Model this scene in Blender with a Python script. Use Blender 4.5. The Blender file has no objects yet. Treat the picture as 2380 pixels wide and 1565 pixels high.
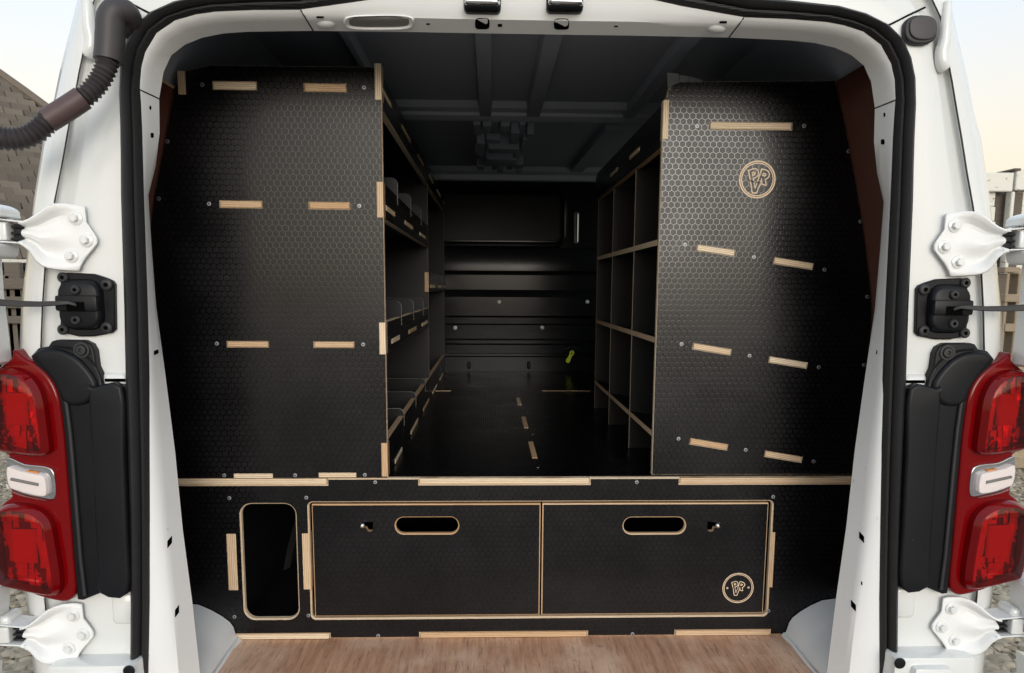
import bpy, bmesh, math, random
from mathutils import Vector, Matrix
from mathutils.geometry import tessellate_polygon
random.seed(7)
R = math.radians
SC = bpy.context.scene
COL = SC.collection

# ---------------------------------------------------------------- camera
F, CX, CY = 1700.0, 1190.0, 890.0          # focal length and principal point, on a 2380 x 1565 frame
VPX, VPY, ROLL = 1139.0, 668.0, 0.0057     # where the van's long axis vanishes
CAM = Vector((-0.06, -1.37, 1.35))
_d = Vector((VPX - CX, F, CY - VPY)).normalized()
_x = Vector((math.cos(ROLL), 0, -math.sin(ROLL)))
_x = (_x - _d * _x.dot(_d)).normalized()
_z = _x.cross(_d)
RIGHT = Vector((_x[0], _d[0], _z[0])); FWD = Vector((_x[1], _d[1], _z[1])); UP = Vector((_x[2], _d[2], _z[2]))
cam_d = bpy.data.cameras.new('camera')
cam_d.sensor_width = 36.0; cam_d.lens = 36.0 * F / 2380.0
cam_d.shift_y = (CY - 782.5) / 2380.0
cam_d.clip_start = 0.05; cam_d.clip_end = 2000
cam = bpy.data.objects.new('camera', cam_d); COL.objects.link(cam)
m = Matrix((RIGHT, UP, -FWD)).transposed().to_4x4(); m.translation = CAM
cam.matrix_world = m
SC.camera = cam

# ---------------------------------------------------------------- sky, sun, exposure
SUN_AZ, SUN_EL = R(172), R(13)             # azimuth from +Y towards +X
w = bpy.data.worlds.new('World'); SC.world = w; w.use_nodes = True
nt = w.node_tree; bg = nt.nodes['Background']
sky = nt.nodes.new('ShaderNodeTexSky'); sky.sky_type = 'NISHITA'; sky.sun_disc = False
sky.sun_elevation = SUN_EL; sky.sun_rotation = SUN_AZ
sky.air_density = 1.0; sky.dust_density = 3.0; sky.ozone_density = 1.0
# thin veil of high cloud: clear-sky colours washed out, plus an even glow that turns cream towards the horizon
hs = nt.nodes.new('ShaderNodeHueSaturation'); hs.inputs['Saturation'].default_value = .40; hs.inputs['Value'].default_value = .40; nt.links.new(sky.outputs[0], hs.inputs['Color'])
tc = nt.nodes.new('ShaderNodeTexCoord'); sp = nt.nodes.new('ShaderNodeSeparateXYZ'); nt.links.new(tc.outputs['Generated'], sp.inputs[0])
vr_ = nt.nodes.new('ShaderNodeValToRGB'); nt.links.new(sp.outputs[2], vr_.inputs[0])
e_ = vr_.color_ramp.elements; e_[0].position = 0.0; e_[0].color = (1.0, .78, .48, 1); e_[1].position = .36; e_[1].color = (.80, .93, 1.08, 1); k_ = e_.new(.16); k_.color = (1.0, .865, .64, 1)
vm = nt.nodes.new('ShaderNodeMix'); vm.data_type = 'RGBA'; vm.blend_type = 'ADD'; vm.inputs[0].default_value = 1.0
vk = nt.nodes.new('ShaderNodeVectorMath'); vk.operation = 'SCALE'; vk.inputs['Scale'].default_value = 3.6; nt.links.new(vr_.outputs[0], vk.inputs[0])
nt.links.new(hs.outputs[0], vm.inputs[6]); nt.links.new(vk.outputs[0], vm.inputs[7])
nt.links.new(vm.outputs[2], bg.inputs[0]); bg.inputs[1].default_value = 0.15
sl = bpy.data.lights.new('sun', 'SUN'); sl.energy = 0.58; sl.angle = R(24.0); sl.color = (1, .985, .955)
sun = bpy.data.objects.new('sun', sl); COL.objects.link(sun)
sd = Vector((math.sin(SUN_AZ) * math.cos(SUN_EL), math.cos(SUN_AZ) * math.cos(SUN_EL), math.sin(SUN_EL)))
sun.rotation_euler = sd.to_track_quat('Z', 'Y').to_euler()
sun.location = sd * 30
vs = SC.view_settings
vs.view_transform = 'Standard'; vs.look = 'None'; vs.gamma = 1.0; vs.use_curve_mapping = False
vs.exposure = 0.48
SC.cycles.max_bounces = 10; SC.cycles.transparent_max_bounces = 16

# ---------------------------------------------------------------- measuring helpers
def ray(px, py): return RIGHT * (px - CX) + FWD * F + UP * (CY - py)
def P(px, py, Y): r = ray(px, py); return CAM + r * ((Y - CAM.y) / r.y)      # point on the plane y = Y
def PX(px, py, X): r = ray(px, py); return CAM + r * ((X - CAM.x) / r.x)
def PZ(px, py, Z): r = ray(px, py); return CAM + r * ((Z - CAM.z) / r.z)
def PN(px, py, o, n): r = ray(px, py); return CAM + r * ((o - CAM).dot(n) / r.dot(n))
def lerp(a, b, t): return a + (b - a) * t

# ---------------------------------------------------------------- materials
class NT:
    def __init__(s, name):
        s.m = bpy.data.materials.new(name); s.m.use_nodes = True; s.t = s.m.node_tree
        s.b = s.t.nodes['Principled BSDF']
    def n(s, typ, **k):
        nd = s.t.nodes.new(typ)
        for a, b in k.items(): setattr(nd, a, b)
        return nd
    def l(s, a, b): s.t.links.new(a, b)
    def math(s, op, a, b=None, c=None, clamp=False):
        nd = s.n('ShaderNodeMath', operation=op); nd.use_clamp = clamp
        for i, v in enumerate((a, b, c)):
            if v is None: continue
            if isinstance(v, (int, float)): nd.inputs[i].default_value = v
            else: s.l(v, nd.inputs[i])
        return nd.outputs[0]
    def mixf(s, f, a, b): return s.math('ADD', a, s.math('MULTIPLY', f, s.math('SUBTRACT', b, a)))
    def mixc(s, f, a, b, mode='MIX'):
        nd = s.n('ShaderNodeMix', data_type='RGBA', blend_type=mode)
        for i, v in ((0, f), (6, a), (7, b)):
            if isinstance(v, (int, float)): nd.inputs[i].default_value = v
            elif isinstance(v, tuple): nd.inputs[i].default_value = (*v, 1)
            else: s.l(v, nd.inputs[i])
        return nd.outputs[2]
    def obj(s):
        return s.n('ShaderNodeTexCoord').outputs['Object']
    def sep(s, v):
        nd = s.n('ShaderNodeSeparateXYZ'); s.l(v, nd.inputs[0]); return nd.outputs
    def mapping(s, v, sc, loc=(0, 0, 0)):
        nd = s.n('ShaderNodeMapping'); s.l(v, nd.inputs[0]); nd.inputs['Scale'].default_value = sc; nd.inputs['Location'].default_value = loc
        return nd.outputs[0]
    def noise(s, v, scale, detail=4, rough=.55):
        nd = s.n('ShaderNodeTexNoise'); s.l(v, nd.inputs['Vector'])
        nd.inputs['Scale'].default_value = scale; nd.inputs['Detail'].default_value = detail; nd.inputs['Roughness'].default_value = rough
        return nd.outputs['Fac']
    def ramp(s, f, stops):
        nd = s.n('ShaderNodeValToRGB'); s.l(f, nd.inputs[0]); e = nd.color_ramp.elements
        while len(e) < len(stops): e.new(.5)
        for el, (p, c) in zip(e, stops):
            el.position = p; el.color = (*c, 1) if isinstance(c, tuple) else (c, c, c, 1)
        return nd.outputs[0]
    def step(s, v, a, b):
        nd = s.n('ShaderNodeMapRange', interpolation_type='SMOOTHSTEP'); s.l(v, nd.inputs[0])
        nd.inputs[1].default_value = a; nd.inputs[2].default_value = b; return nd.outputs[0]
    def bump(s, h, strength, dist):
        nd = s.n('ShaderNodeBump'); s.l(h, nd.inputs['Height']); nd.inputs['Strength'].default_value = strength; nd.inputs['Distance'].default_value = dist
        s.l(nd.outputs[0], s.b.inputs['Normal'])
    def set(s, **k):
        names = dict(col='Base Color', rough='Roughness', metal='Metallic', spec='Specular IOR Level', coat='Coat Weight', coatr='Coat Roughness', trans='Transmission Weight', ior='IOR')
        for a, v in k.items():
            i = s.b.inputs[names[a]]
            if isinstance(v, (int, float)): i.default_value = v
            elif isinstance(v, tuple): i.default_value = (*v, 1)
            else: s.l(v, i)
        return s

MAT = {}
def simple(name, col, rough, **k):
    t = NT(name); t.set(col=col, rough=rough, **k); MAT[name] = t.m; return t

def film(name, ua, va, pitch=.0141, k=1.0):
    """black phenolic film with a pressed hexagon pattern"""
    t = NT(name); o = t.obj(); s = t.sep(o)
    u = t.math('DIVIDE', s[ua], pitch); v = t.math('DIVIDE', s[va], pitch)
    M = lambda x, k: t.math('FLOORED_MODULO', x, k)
    ax = t.math('SUBTRACT', M(u, 1.0), .5); ay = t.math('SUBTRACT', M(v, 1.7320508), .8660254)
    bx = t.math('SUBTRACT', M(t.math('SUBTRACT', u, .5), 1.0), .5); by = t.math('SUBTRACT', M(t.math('SUBTRACT', v, .8660254), 1.7320508), .8660254)
    da = t.math('ADD', t.math('MULTIPLY', ax, ax), t.math('MULTIPLY', ay, ay))
    db = t.math('ADD', t.math('MULTIPLY', bx, bx), t.math('MULTIPLY', by, by))
    sel = t.math('LESS_THAN', da, db)
    gx = t.math('ABSOLUTE', t.mixf(sel, bx, ax)); gy = t.math('ABSOLUTE', t.mixf(sel, by, ay))
    hd = t.math('MAXIMUM', gx, t.math('ADD', t.math('MULTIPLY', gx, .5), t.math('MULTIPLY', gy, .8660254)))
    line = t.step(hd, .415, .462)
    wear = t.noise(o, 6.0, 5, .6); scuff = t.step(t.noise(t.mapping(o, (9, 9, 2.2)), 5.0, 6, .75), .62, .72); fine = t.noise(o, 240, 3, .6)
    rough = t.mixf(line, .31, .16)
    rough = t.math('ADD', rough, t.math('MULTIPLY', t.math('SUBTRACT', wear, .5), .26))
    rough = t.math('ADD', rough, t.math('MULTIPLY', t.math('SUBTRACT', fine, .5), .10))
    rough = t.math('ADD', rough, t.math('MULTIPLY', scuff, .10))
    col = t.mixc(t.step(wear, .35, .75), (.0028, .0026, .0036), (.0050, .0045, .0060))
    col = t.mixc(line, col, (.0010, .0010, .0012))
    dust = t.step(t.noise(o, 900, 2, .7), .74, .80)
    col = t.mixc(t.math('MULTIPLY', dust, .25), col, (.16, .15, .14))
    t.set(col=col, rough=rough, spec=t.mixf(line, .31 * k, .50 * k))
    h = t.math('SUBTRACT', t.math('MULTIPLY', fine, .12), line)
    t.bump(h, .12, .0006)
    MAT[name] = t.m
film('film_xz', 0, 2); film('film_yz', 1, 2); film('film_xy', 0, 1, k=.35)
for nm in ('in_xz', 'in_yz', 'in_xy'):
    t = NT(nm); o = t.obj(); d = t.noise(o, 7, 5, .6); t.set(col=t.mixc(d, (.0030, .0030, .0036), (.0065, .0062, .0072)), rough=t.mixf(d, .42, .56), spec=.28); t.bump(t.noise(o, 260, 3), .08, .0005); MAT[nm] = t.m

def ply(name, ax):
    """birch plywood edge: plies stacked along one axis"""
    t = NT(name); o = t.obj(); s = t.sep(o)
    sc = [6, 6, 6]; sc[ax] = 200
    warp = t.noise(o, 14, 3)
    ph = t.math('ADD', t.math('MULTIPLY', s[ax], 1 / .0042), t.math('MULTIPLY', warp, .5))
    band = t.step(t.math('ABSOLUTE', t.math('SUBTRACT', t.math('FLOORED_MODULO', ph, 1.0), .5)), .30, .42)
    g = t.noise(t.mapping(o, tuple(sc)), 4, 5, .65)
    col = t.ramp(g, [(.25, (.62, .49, .34)), (.55, (.80, .68, .50)), (.8, (.88, .78, .62))])
    col = t.mixc(t.math('MULTIPLY', band, .75), col, (.36, .225, .125))
    spots = t.step(t.noise(o, 55, 4, .7), .68, .78)
    col = t.mixc(t.math('MULTIPLY', spots, .6), col, (.13, .075, .04))
    oi = t.n('ShaderNodeObjectInfo'); col = t.mixc(t.math('MULTIPLY', t.math('POWER', oi.outputs['Random'], 1.5), .75), col, (.62, .40, .22), 'MULTIPLY')
    t.set(col=col, rough=.62, spec=.3); t.bump(band, .3, -.0006); MAT[name] = t.m
ply('ply_x', 0); ply('ply_y', 1); ply('ply_z', 2)

t = NT('white_paint'); o = t.obj()
d1 = t.noise(o, 3.5, 5, .6); d2 = t.step(t.noise(t.mapping(o, (22, 22, 4)), 1.0, 5, .7), .60, .82); d3 = t.step(t.noise(o, 130, 3, .75), .73, .78)
col = t.mixc(d1, (.73, .745, .74), (.66, .675, .665))
col = t.mixc(t.math('MULTIPLY', d2, .34), col, (.42, .39, .33)); col = t.mixc(t.math('MULTIPLY', d3, .5), col, (.16, .14, .12))
t.set(col=col, rough=t.mixf(d1, .18, .32), spec=.5, coat=.6, coatr=.06)
t.bump(t.math('ADD', t.noise(o, 420, 2), t.math('MULTIPLY', t.noise(o, 14, 3), 9.0)), .05, .0005); MAT['white_paint'] = t.m
t = NT('white_inner'); o = t.obj()       # thin unpolished paint inside the opening
d1 = t.noise(o, 5, 5, .6); d3 = t.step(t.noise(t.mapping(o, (1, 1, .45)), 75, 4, .75), .69, .74)
col = t.mixc(d1, (.80, .81, .81), (.73, .74, .74)); col = t.mixc(t.math('MULTIPLY', d3, .6), col, (.1, .09, .085))
t.set(col=col, rough=t.mixf(d1, .42, .55), spec=.45); t.bump(t.noise(o, 300, 3), .06, .0005); MAT['white_inner'] = t.m
t = NT('rubber'); o = t.obj(); d = t.noise(o, 25, 5, .65)
t.set(col=t.mixc(d, (.008, .0085, .0105), (.018, .0185, .021)), rough=t.mixf(d, .48, .62), spec=.5); t.bump(t.noise(o, 500, 3), .15, .0004); MAT['rubber'] = t.m
t = NT('rubber_rib'); o = t.obj(); s = t.sep(o)
t.set(col=(.010, .010, .011), rough=.6); t.bump(t.math('SINE', t.math('MULTIPLY', s[2], 2100)), .35, .0008); MAT['rubber_rib'] = t.m
t = NT('hose_rubber'); o = t.obj(); d = t.noise(o, 18, 5, .65)
t.set(col=t.mixc(d, (.022, .020, .023), (.050, .042, .044)), rough=t.mixf(d, .42, .6), spec=.5); t.bump(t.noise(o, 300, 3), .2, .0005); MAT['hose_rubber'] = t.m
t = NT('black_plastic'); o = t.obj(); d = t.noise(o, 9, 5, .65); sp = t.step(t.noise(o, 260, 2, .7), .755, .80)
t.set(col=t.mixc(sp, t.mixc(d, (.0040, .0046, .0062), (.0085, .0092, .0115)), (.33, .33, .33)), rough=t.mixf(d, .34, .46), spec=.22); t.bump(t.noise(o, 900, 2), .12, .0004); MAT['black_plastic'] = t.m
t = NT('dark_roof'); o = t.obj(); d = t.noise(o, 4, 5, .6); sc = t.step(t.noise(t.mapping(o, (30, 1.2, 30)), 2.2, 3, .5), .69, .72)
t.set(col=t.mixc(t.math('MULTIPLY', sc, .35), t.mixc(d, (.34, .365, .42), (.41, .435, .49)), (.6, .6, .62)), rough=t.mixf(d, .40, .55), spec=.5); t.bump(t.noise(o, 350, 3), .12, .0006); MAT['dark_roof'] = t.m
t = NT('dark_bulkhead'); o = t.obj(); d = t.noise(t.mapping(o, (2, 2, 9)), 3, 5, .65)
t.set(col=t.mixc(d, (.0060, .0068, .0090), (.0125, .0130, .0150)), rough=t.mixf(d, .12, .24), spec=.17); t.bump(t.noise(o, 60, 3), .06, .0008); MAT['dark_bulkhead'] = t.m
simple('dark_inside', (.005, .005, .006), .8, spec=.2)
simple('gap_black', (.003, .003, .003), .9, spec=.0)
t = NT('lining_ply'); o = t.obj(); g = t.noise(t.mapping(o, (30, 30, 3)), 2, 5, .6)
t.set(col=t.mixc(g, (.060, .018, .011), (.095, .030, .018)), rough=.55, spec=.35); MAT['lining_ply'] = t.m
t = NT('floor_ply'); o = t.obj()
g1 = t.noise(t.mapping(o, (60, 4.5, 10)), 1.0, 7, .72); g2 = t.noise(t.mapping(o, (210, 15, 10)), 1.0, 5, .75); big = t.noise(t.mapping(o, (1, .6, 1)), 5.5, 5, .62)
col = t.ramp(g1, [(.20, (.21, .092, .052)), (.48, (.52, .285, .175)), (.75, (.74, .46, .31))])
col = t.mixc(t.step(big, .42, .68), col, (.80, .55, .40)); col = t.mixc(t.math('MULTIPLY', t.step(g2, .53, .70), .8), col, (.17, .075, .045))
stain = t.step(t.noise(o, 13, 6, .75), .60, .72); col = t.mixc(t.math('MULTIPLY', stain, .5), col, (.16, .10, .075))
scr = t.step(t.noise(t.mapping(o, (14, 120, 1), (1, 2, 0)), 1.0, 3, .6), .70, .73); col = t.mixc(t.math('MULTIPLY', scr, .45), col, (.9, .72, .58))
spl = t.step(t.noise(t.mapping(o, (1, 1, 1), (3, 1, 0)), 24, 3, .6), .745, .765); col = t.mixc(t.math('MULTIPLY', spl, .75), col, (.86, .76, .55))
t.set(col=col, rough=t.mixf(g2, .38, .58), spec=.5); t.bump(g2, .35, .0012); MAT['floor_ply'] = t.m
simple('pale_edge', (.90, .86, .77), .5)
simple('steel', (.46, .47, .49), .34, metal=1.0)
simple('zinc_screw', (.34, .35, .38), .45, metal=.7)
simple('white_plastic', (.74, .74, .72), .4)
simple('chrome', (.75, .76, .78), .14, metal=1.0)
simple('reflector', (.88, .88, .88), .24, metal=.45)
simple('lamp_back', (.86, .78, .76), .45)
simple('amber_bulb', (.75, .28, .05), .3)
simple('yellow_tag', (.72, .78, .03), .45)
simple('tyre', (.018, .018, .018), .8)
simple('wheel_steel', (.32, .32, .33), .4, metal=.8)
def lens(name, tint, gloss=.10):
    t = NT(name); nd = t.t.nodes; nd.remove(t.b)
    out = nd['Material Output']; tr = t.n('ShaderNodeBsdfTransparent'); gl = t.n('ShaderNodeBsdfGlossy'); mx = t.n('ShaderNodeMixShader'); lw = t.n('ShaderNodeFresnel')
    tr.inputs[0].default_value = (*tint, 1); gl.inputs[0].default_value = (.95, .95, .95, 1); gl.inputs['Roughness'].default_value = gloss
    lw2 = t.n('ShaderNodeLayerWeight'); lw2.inputs[0].default_value = .5; nd.remove(lw)
    fr = t.math('ADD', t.math('MULTIPLY', t.math('POWER', lw2.outputs['Facing'], 5.0), .95), .042)
    t.l(fr, mx.inputs[0]); t.l(tr.outputs[0], mx.inputs[1]); t.l(gl.outputs[0], mx.inputs[2]); t.l(mx.outputs[0], out.inputs[0]); MAT[name] = t.m
lens('red_lens', (.72, .006, .006), .03); lens('clear_lens', (.93, .93, .93), .05); lens('window_glass', (.72, .80, .76), .02)
t = NT('red_body'); t.set(col=(.155, .0008, .002), rough=.07, spec=.32); MAT['red_body'] = t.m
t = NT('roof_tile'); o = t.obj(); oi = t.n('ShaderNodeObjectInfo')
g = t.noise(o, 22, 6, .7); mo = t.step(t.noise(o, 9, 5, .7), .60, .74)
col = t.mixc(oi.outputs['Random'], (.050, .040, .030), (.150, .122, .092)); col = t.mixc(t.math('MULTIPLY', g, .6), col, (.19, .16, .125)); col = t.mixc(t.math('MULTIPLY', mo, .45), col, (.11, .11, .03))
t.set(col=col, rough=.85); t.bump(g, .6, .006); MAT['roof_tile'] = t.m
def timber(name, a, b, peel):
    t = NT(name); o = t.obj(); oi = t.n('ShaderNodeObjectInfo'); g = t.noise(t.mapping(o, (3, 3, 40)), 2, 6, .7); pl = t.noise(t.mapping(o, (6, 6, 14)), 2.2, 6, .75)
    col = t.mixc(g, a, b)
    if peel: col = t.mixc(t.step(pl, .60, .64), (.68, .665, .60), col)
    t.set(col=col, rough=.8); t.bump(g, .4, .003); MAT[name] = t.m
timber('peeled_board', (.13, .10, .07), (.26, .21, .16), True); timber('old_wood', (.05, .043, .035), (.17, .14, .11), False); timber('pallet_wood', (.20, .15, .10), (.34, .27, .19), False)
t = NT('osb'); o = t.obj(); v = t.n('ShaderNodeTexVoronoi'); t.l(t.mapping(o, (26, 26, 60)), v.inputs['Vector']); v.inputs['Scale'].default_value = 1.0
t.set(col=t.mixc(t.noise(v.outputs['Color'], 3, 2), (.19, .14, .085), (.46, .37, .25)), rough=.8); MAT['osb'] = t.m
t = NT('ground_dirt'); o = t.obj(); g = t.noise(o, 9, 6, .7); v = t.n('ShaderNodeTexVoronoi'); t.l(o, v.inputs['Vector']); v.inputs['Scale'].default_value = 22
t.set(col=t.mixc(g, (.20, .165, .115), (.36, .31, .235)), rough=.9); t.bump(t.math('ADD', v.outputs['Distance'], t.math('MULTIPLY', g, .5)), .9, .03); MAT['ground_dirt'] = t.m
t = NT('gravel'); g = t.n('ShaderNodeNewGeometry'); o = t.obj(); n1 = t.noise(o, 40, 4)
t.set(col=t.mixc(g.outputs['Random Per Island'], t.mixc(n1, (.21, .17, .115), (.30, .25, .18)), (.44, .38, .29)), rough=.85); MAT['gravel'] = t.m
simple('render_wall', (.35, .32, .28), .9)

# ---------------------------------------------------------------- mesh helpers
def add(name, me, parent=None):
    ob = bpy.data.objects.new(name, me); COL.objects.link(ob)
    if parent is not None: ob.parent = parent
    return ob
def finish(bm, name, mats, smooth=None, recalc=True):
    if recalc: bmesh.ops.recalc_face_normals(bm, faces=bm.faces)
    me = bpy.data.meshes.new(name); bm.to_mesh(me); bm.free()
    for mm in (mats if isinstance(mats, (list, tuple)) else [mats]): me.materials.append(MAT[mm])
    if smooth is not None:
        me.shade_smooth(); me.set_sharp_from_angle(angle=R(smooth))
    return me
def empty(name, label, cat, loc=(0, 0, 0), group=None):
    o = bpy.data.objects.new(name, None); COL.objects.link(o); o.location = loc; o.empty_display_size = .1
    o['label'] = label; o['category'] = cat
    if group: o['group'] = group
    return o
def tag(o, label, cat, group=None):
    o['label'] = label; o['category'] = cat
    if group: o['group'] = group
def world_of(o):
    if o is None: return Matrix.Identity(4)
    return (world_of(o.parent) @ o.matrix_parent_inverse @ o.matrix_basis) if o.parent else o.matrix_basis.copy()
def place(ob, parent):
    """parent keeping the mesh where it was built in world space"""
    ob.parent = parent
    mw = world_of(parent)
    ob.matrix_parent_inverse = mw.inverted()
    return ob
def obj(name, bm, mats, parent, smooth=None, label=None, recalc=True):
    ob = add(name, finish(bm, name, mats, smooth, recalc))
    if parent is not None: place(ob, parent)
    if label: ob['label'] = label
    return ob

def offset_loop(lp, d):
    n = len(lp); a = sum(lp[i][0] * lp[(i + 1) % n][1] - lp[(i + 1) % n][0] * lp[i][1] for i in range(n))
    s = 1 if a > 0 else -1; out = []
    for i in range(n):
        p0, p1, p2 = Vector(lp[i - 1]), Vector(lp[i]), Vector(lp[(i + 1) % n])
        e1 = (p1 - p0); e2 = (p2 - p1)
        if e1.length < 1e-7 or e2.length < 1e-7: out.append(tuple(p1)); continue
        e1.normalize(); e2.normalize()
        n1 = Vector((-e1.y, e1.x)) * s; n2 = Vector((-e2.y, e2.x)) * s
        b = n1 + n2
        if b.length < 1e-6: b = n1
        b.normalize(); k = max(.35, b.dot(n1)); q = p1 + b * (d / k); out.append((q.x, q.y))
    return out
PL = {'xz': lambda u, v, w: (u, w, v), 'yz': lambda u, v, w: (w, u, v), 'xy': lambda u, v, w: (u, v, w)}
def plate(name, loops, w0, w1, mats, parent, plane='xz', cham=0.0, label=None, smooth=None, nocham=()):
    """flat board: first loop is the outline, others are holes; face at w0 may be chamfered. mats = (face, edge)"""
    f = PL[plane]; bm = bmesh.new()
    dirn = 1 if w1 > w0 else -1
    if cham:
        front = [(offset_loop(lp, cham if i == 0 else -cham) if i not in nocham else lp) for i, lp in enumerate(loops)]
    else: front = loops
    rings = [(front, w0)] + ([(loops, w0 + dirn * cham)] if cham else []) + [(loops, w1)]
    vr = []
    for lps, w_ in rings: vr.append([[bm.verts.new(f(u, v, w_)) for u, v in lp] for lp in lps])
    for k in (0, -1):
        tris = tessellate_polygon([[Vector((u, v, 0)) for u, v in lp] for lp in rings[k][0]])
        flat = [v for lp in vr[k] for v in lp]
        for t3 in tris:
            try: bm.faces.new([flat[i] for i in t3])
            except ValueError: pass
    for a, b in zip(vr[:-1], vr[1:]):
        for la, lb in zip(a, b):
            n = len(la)
            for i in range(n):
                fc = bm.faces.new((la[i], la[(i + 1) % n], lb[(i + 1) % n], lb[i])); fc.material_index = 1
    return obj(name, bm, mats, parent, smooth, label)
def rect(x0, x1, z0, z1): return [(x0, z0), (x1, z0), (x1, z1), (x0, z1)]
def rrect(x0, x1, z0, z1, r, n=6):
    out = []
    for cx, cz, a0 in ((x1 - r, z0 + r, -90), (x1 - r, z1 - r, 0), (x0 + r, z1 - r, 90), (x0 + r, z0 + r, 180)):
        for i in range(n + 1):
            a = R(a0 + 90 * i / n); out.append((cx + r * math.cos(a), cz + r * math.sin(a)))
    return out
def bm_box(bm, x0, x1, y0, y1, z0, z1, mi=0, mtx=None):
    vs_ = [bm.verts.new((x, y, z)) for x in (x0, x1) for y in (y0, y1) for z in (z0, z1)]
    if mtx is not None:
        for v in vs_: v.co = mtx @ v.co
    for q in ((0, 1, 3, 2), (4, 6, 7, 5), (0, 4, 5, 1), (2, 3, 7, 6), (0, 2, 6, 4), (1, 5, 7, 3)):
        bm.faces.new([vs_[i] for i in q]).material_index = mi
    return vs_
def bevel(bm, w_, seg=2, ang=30):
    bmesh.ops.recalc_face_normals(bm, faces=bm.faces)
    ed = [e for e in bm.edges if len(e.link_faces) == 2 and e.calc_face_angle(0) > R(ang)]
    bmesh.ops.bevel(bm, geom=ed, offset=w_, segments=seg, affect='EDGES', profile=.6, clamp_overlap=True)
def box(name, x0, x1, y0, y1, z0, z1, mats, parent, bev=0, seg=2, label=None):
    bm = bmesh.new(); bm_box(bm, x0, x1, y0, y1, z0, z1)
    if bev: bevel(bm, bev, seg)
    return obj(name, bm, mats, parent, 40 if bev else None, label)
def bm_grid(bm, rows, closed=False, mi=None):
    vr = [[bm.verts.new(p) for p in r] for r in rows]
    for a, b in zip(vr[:-1], vr[1:]):
        n = len(a)
        for i in range(n if closed else n - 1):
            fc = bm.faces.new((a[i], a[(i + 1) % n], b[(i + 1) % n], b[i]))
            if mi: fc.material_index = mi[i]
    return vr
def grid(name, rows, mats, parent, smooth=50, thick=0, closed=False, mi=None, label=None):
    bm = bmesh.new(); bm_grid(bm, rows, closed, mi); bmesh.ops.recalc_face_normals(bm, faces=bm.faces)
    ob = obj(name, bm, mats, parent, smooth, label, recalc=False)
    if thick:
        md = ob.modifiers.new('thickness', 'SOLIDIFY'); md.thickness = thick; md.offset = 0
    return ob
def bm_tube(bm, pts, rad, seg=12, cap=True, mi=0):
    pts = [Vector(p) for p in pts]; n = len(pts); rows = []
    up = None
    for i, p in enumerate(pts):
        tn = (pts[min(i + 1, n - 1)] - pts[max(i - 1, 0)]).normalized()
        if up is None: up = tn.orthogonal().normalized()
        up = (up - tn * up.dot(tn)).normalized(); sd_ = tn.cross(up)
        r = rad[i] if isinstance(rad, (list, tuple)) else rad
        rows.append([p + up * (r * math.cos(2 * math.pi * k / seg)) + sd_ * (r * math.sin(2 * math.pi * k / seg)) for k in range(seg)])
    vr = [[bm.verts.new(q) for q in row] for row in rows]
    for a, b in zip(vr[:-1], vr[1:]):
        for k in range(seg): bm.faces.new((a[k], a[(k + 1) % seg], b[(k + 1) % seg], b[k])).material_index = mi
    if cap: bm.faces.new(vr[0][::-1]).material_index = mi; bm.faces.new(vr[-1]).material_index = mi
def tube(name, pts, rad, mat, parent, seg=12, smooth=60, label=None):
    bm = bmesh.new(); bm_tube(bm, pts, rad, seg); return obj(name, bm, mat, parent, smooth, label)
def catmull(pts, per=8):
    pts = [Vector(p) for p in pts]; out = []
    for i in range(len(pts) - 1):
        p0, p1, p2, p3 = pts[max(i - 1, 0)], pts[i], pts[i + 1], pts[min(i + 2, len(pts) - 1)]
        for k in range(per):
            t_ = k / per
            out.append(.5 * ((2 * p1) + (p2 - p0) * t_ + (2 * p0 - 5 * p1 + 4 * p2 - p3) * t_ ** 2 + (3 * p1 - p0 - 3 * p2 + p3) * t_ ** 3))
    out.append(pts[-1]); return out
def lathe_bm(bm, prof, axis_fn, seg=20, mi=0):
    """prof: list of (radius, height); axis_fn(u, v, h) -> world"""
    rows = []
    for r, h in prof:
        rows.append([bm.verts.new(axis_fn(r * math.cos(2 * math.pi * k / seg), r * math.sin(2 * math.pi * k / seg), h)) for k in range(seg)])
    for a, b in zip(rows[:-1], rows[1:]):
        for k in range(seg): bm.faces.new((a[k], a[(k + 1) % seg], b[(k + 1) % seg], b[k])).material_index = mi
    bm.faces.new(rows[0]).material_index = mi; bm.faces.new(rows[-1]).material_index = mi
MX = lambda p, s: Vector((p[0] * s, p[1], p[2]))        # mirror to the other side of the van

# shared small hardware ------------------------------------------------------
def screw_mesh():
    bm = bmesh.new(); lathe_bm(bm, [(.0046, 0), (.0046, -.0006), (.0040, -.0012), (.0004, -.0014)], lambda u, v, h: (u, h, v), 16)
    for a in (0, 90):
        bm_box(bm, -.0026, .0026, -.00175, -.0012, -.0006, .0006, 1, Matrix.Rotation(R(a + 20), 4, 'Y'))
    return finish(bm, 'wood_screw', ['zinc_screw', 'gap_black'], 40)
SCREW = screw_mesh()
def screw(p, parent, rot=None, s=1.0):
    o = add('wood_screw', SCREW); o.location = p; o.scale = (s, s, s)
    o.rotation_euler = rot if rot else (0, random.uniform(0, 1.5), 0)
    place(o, parent); return o

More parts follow.
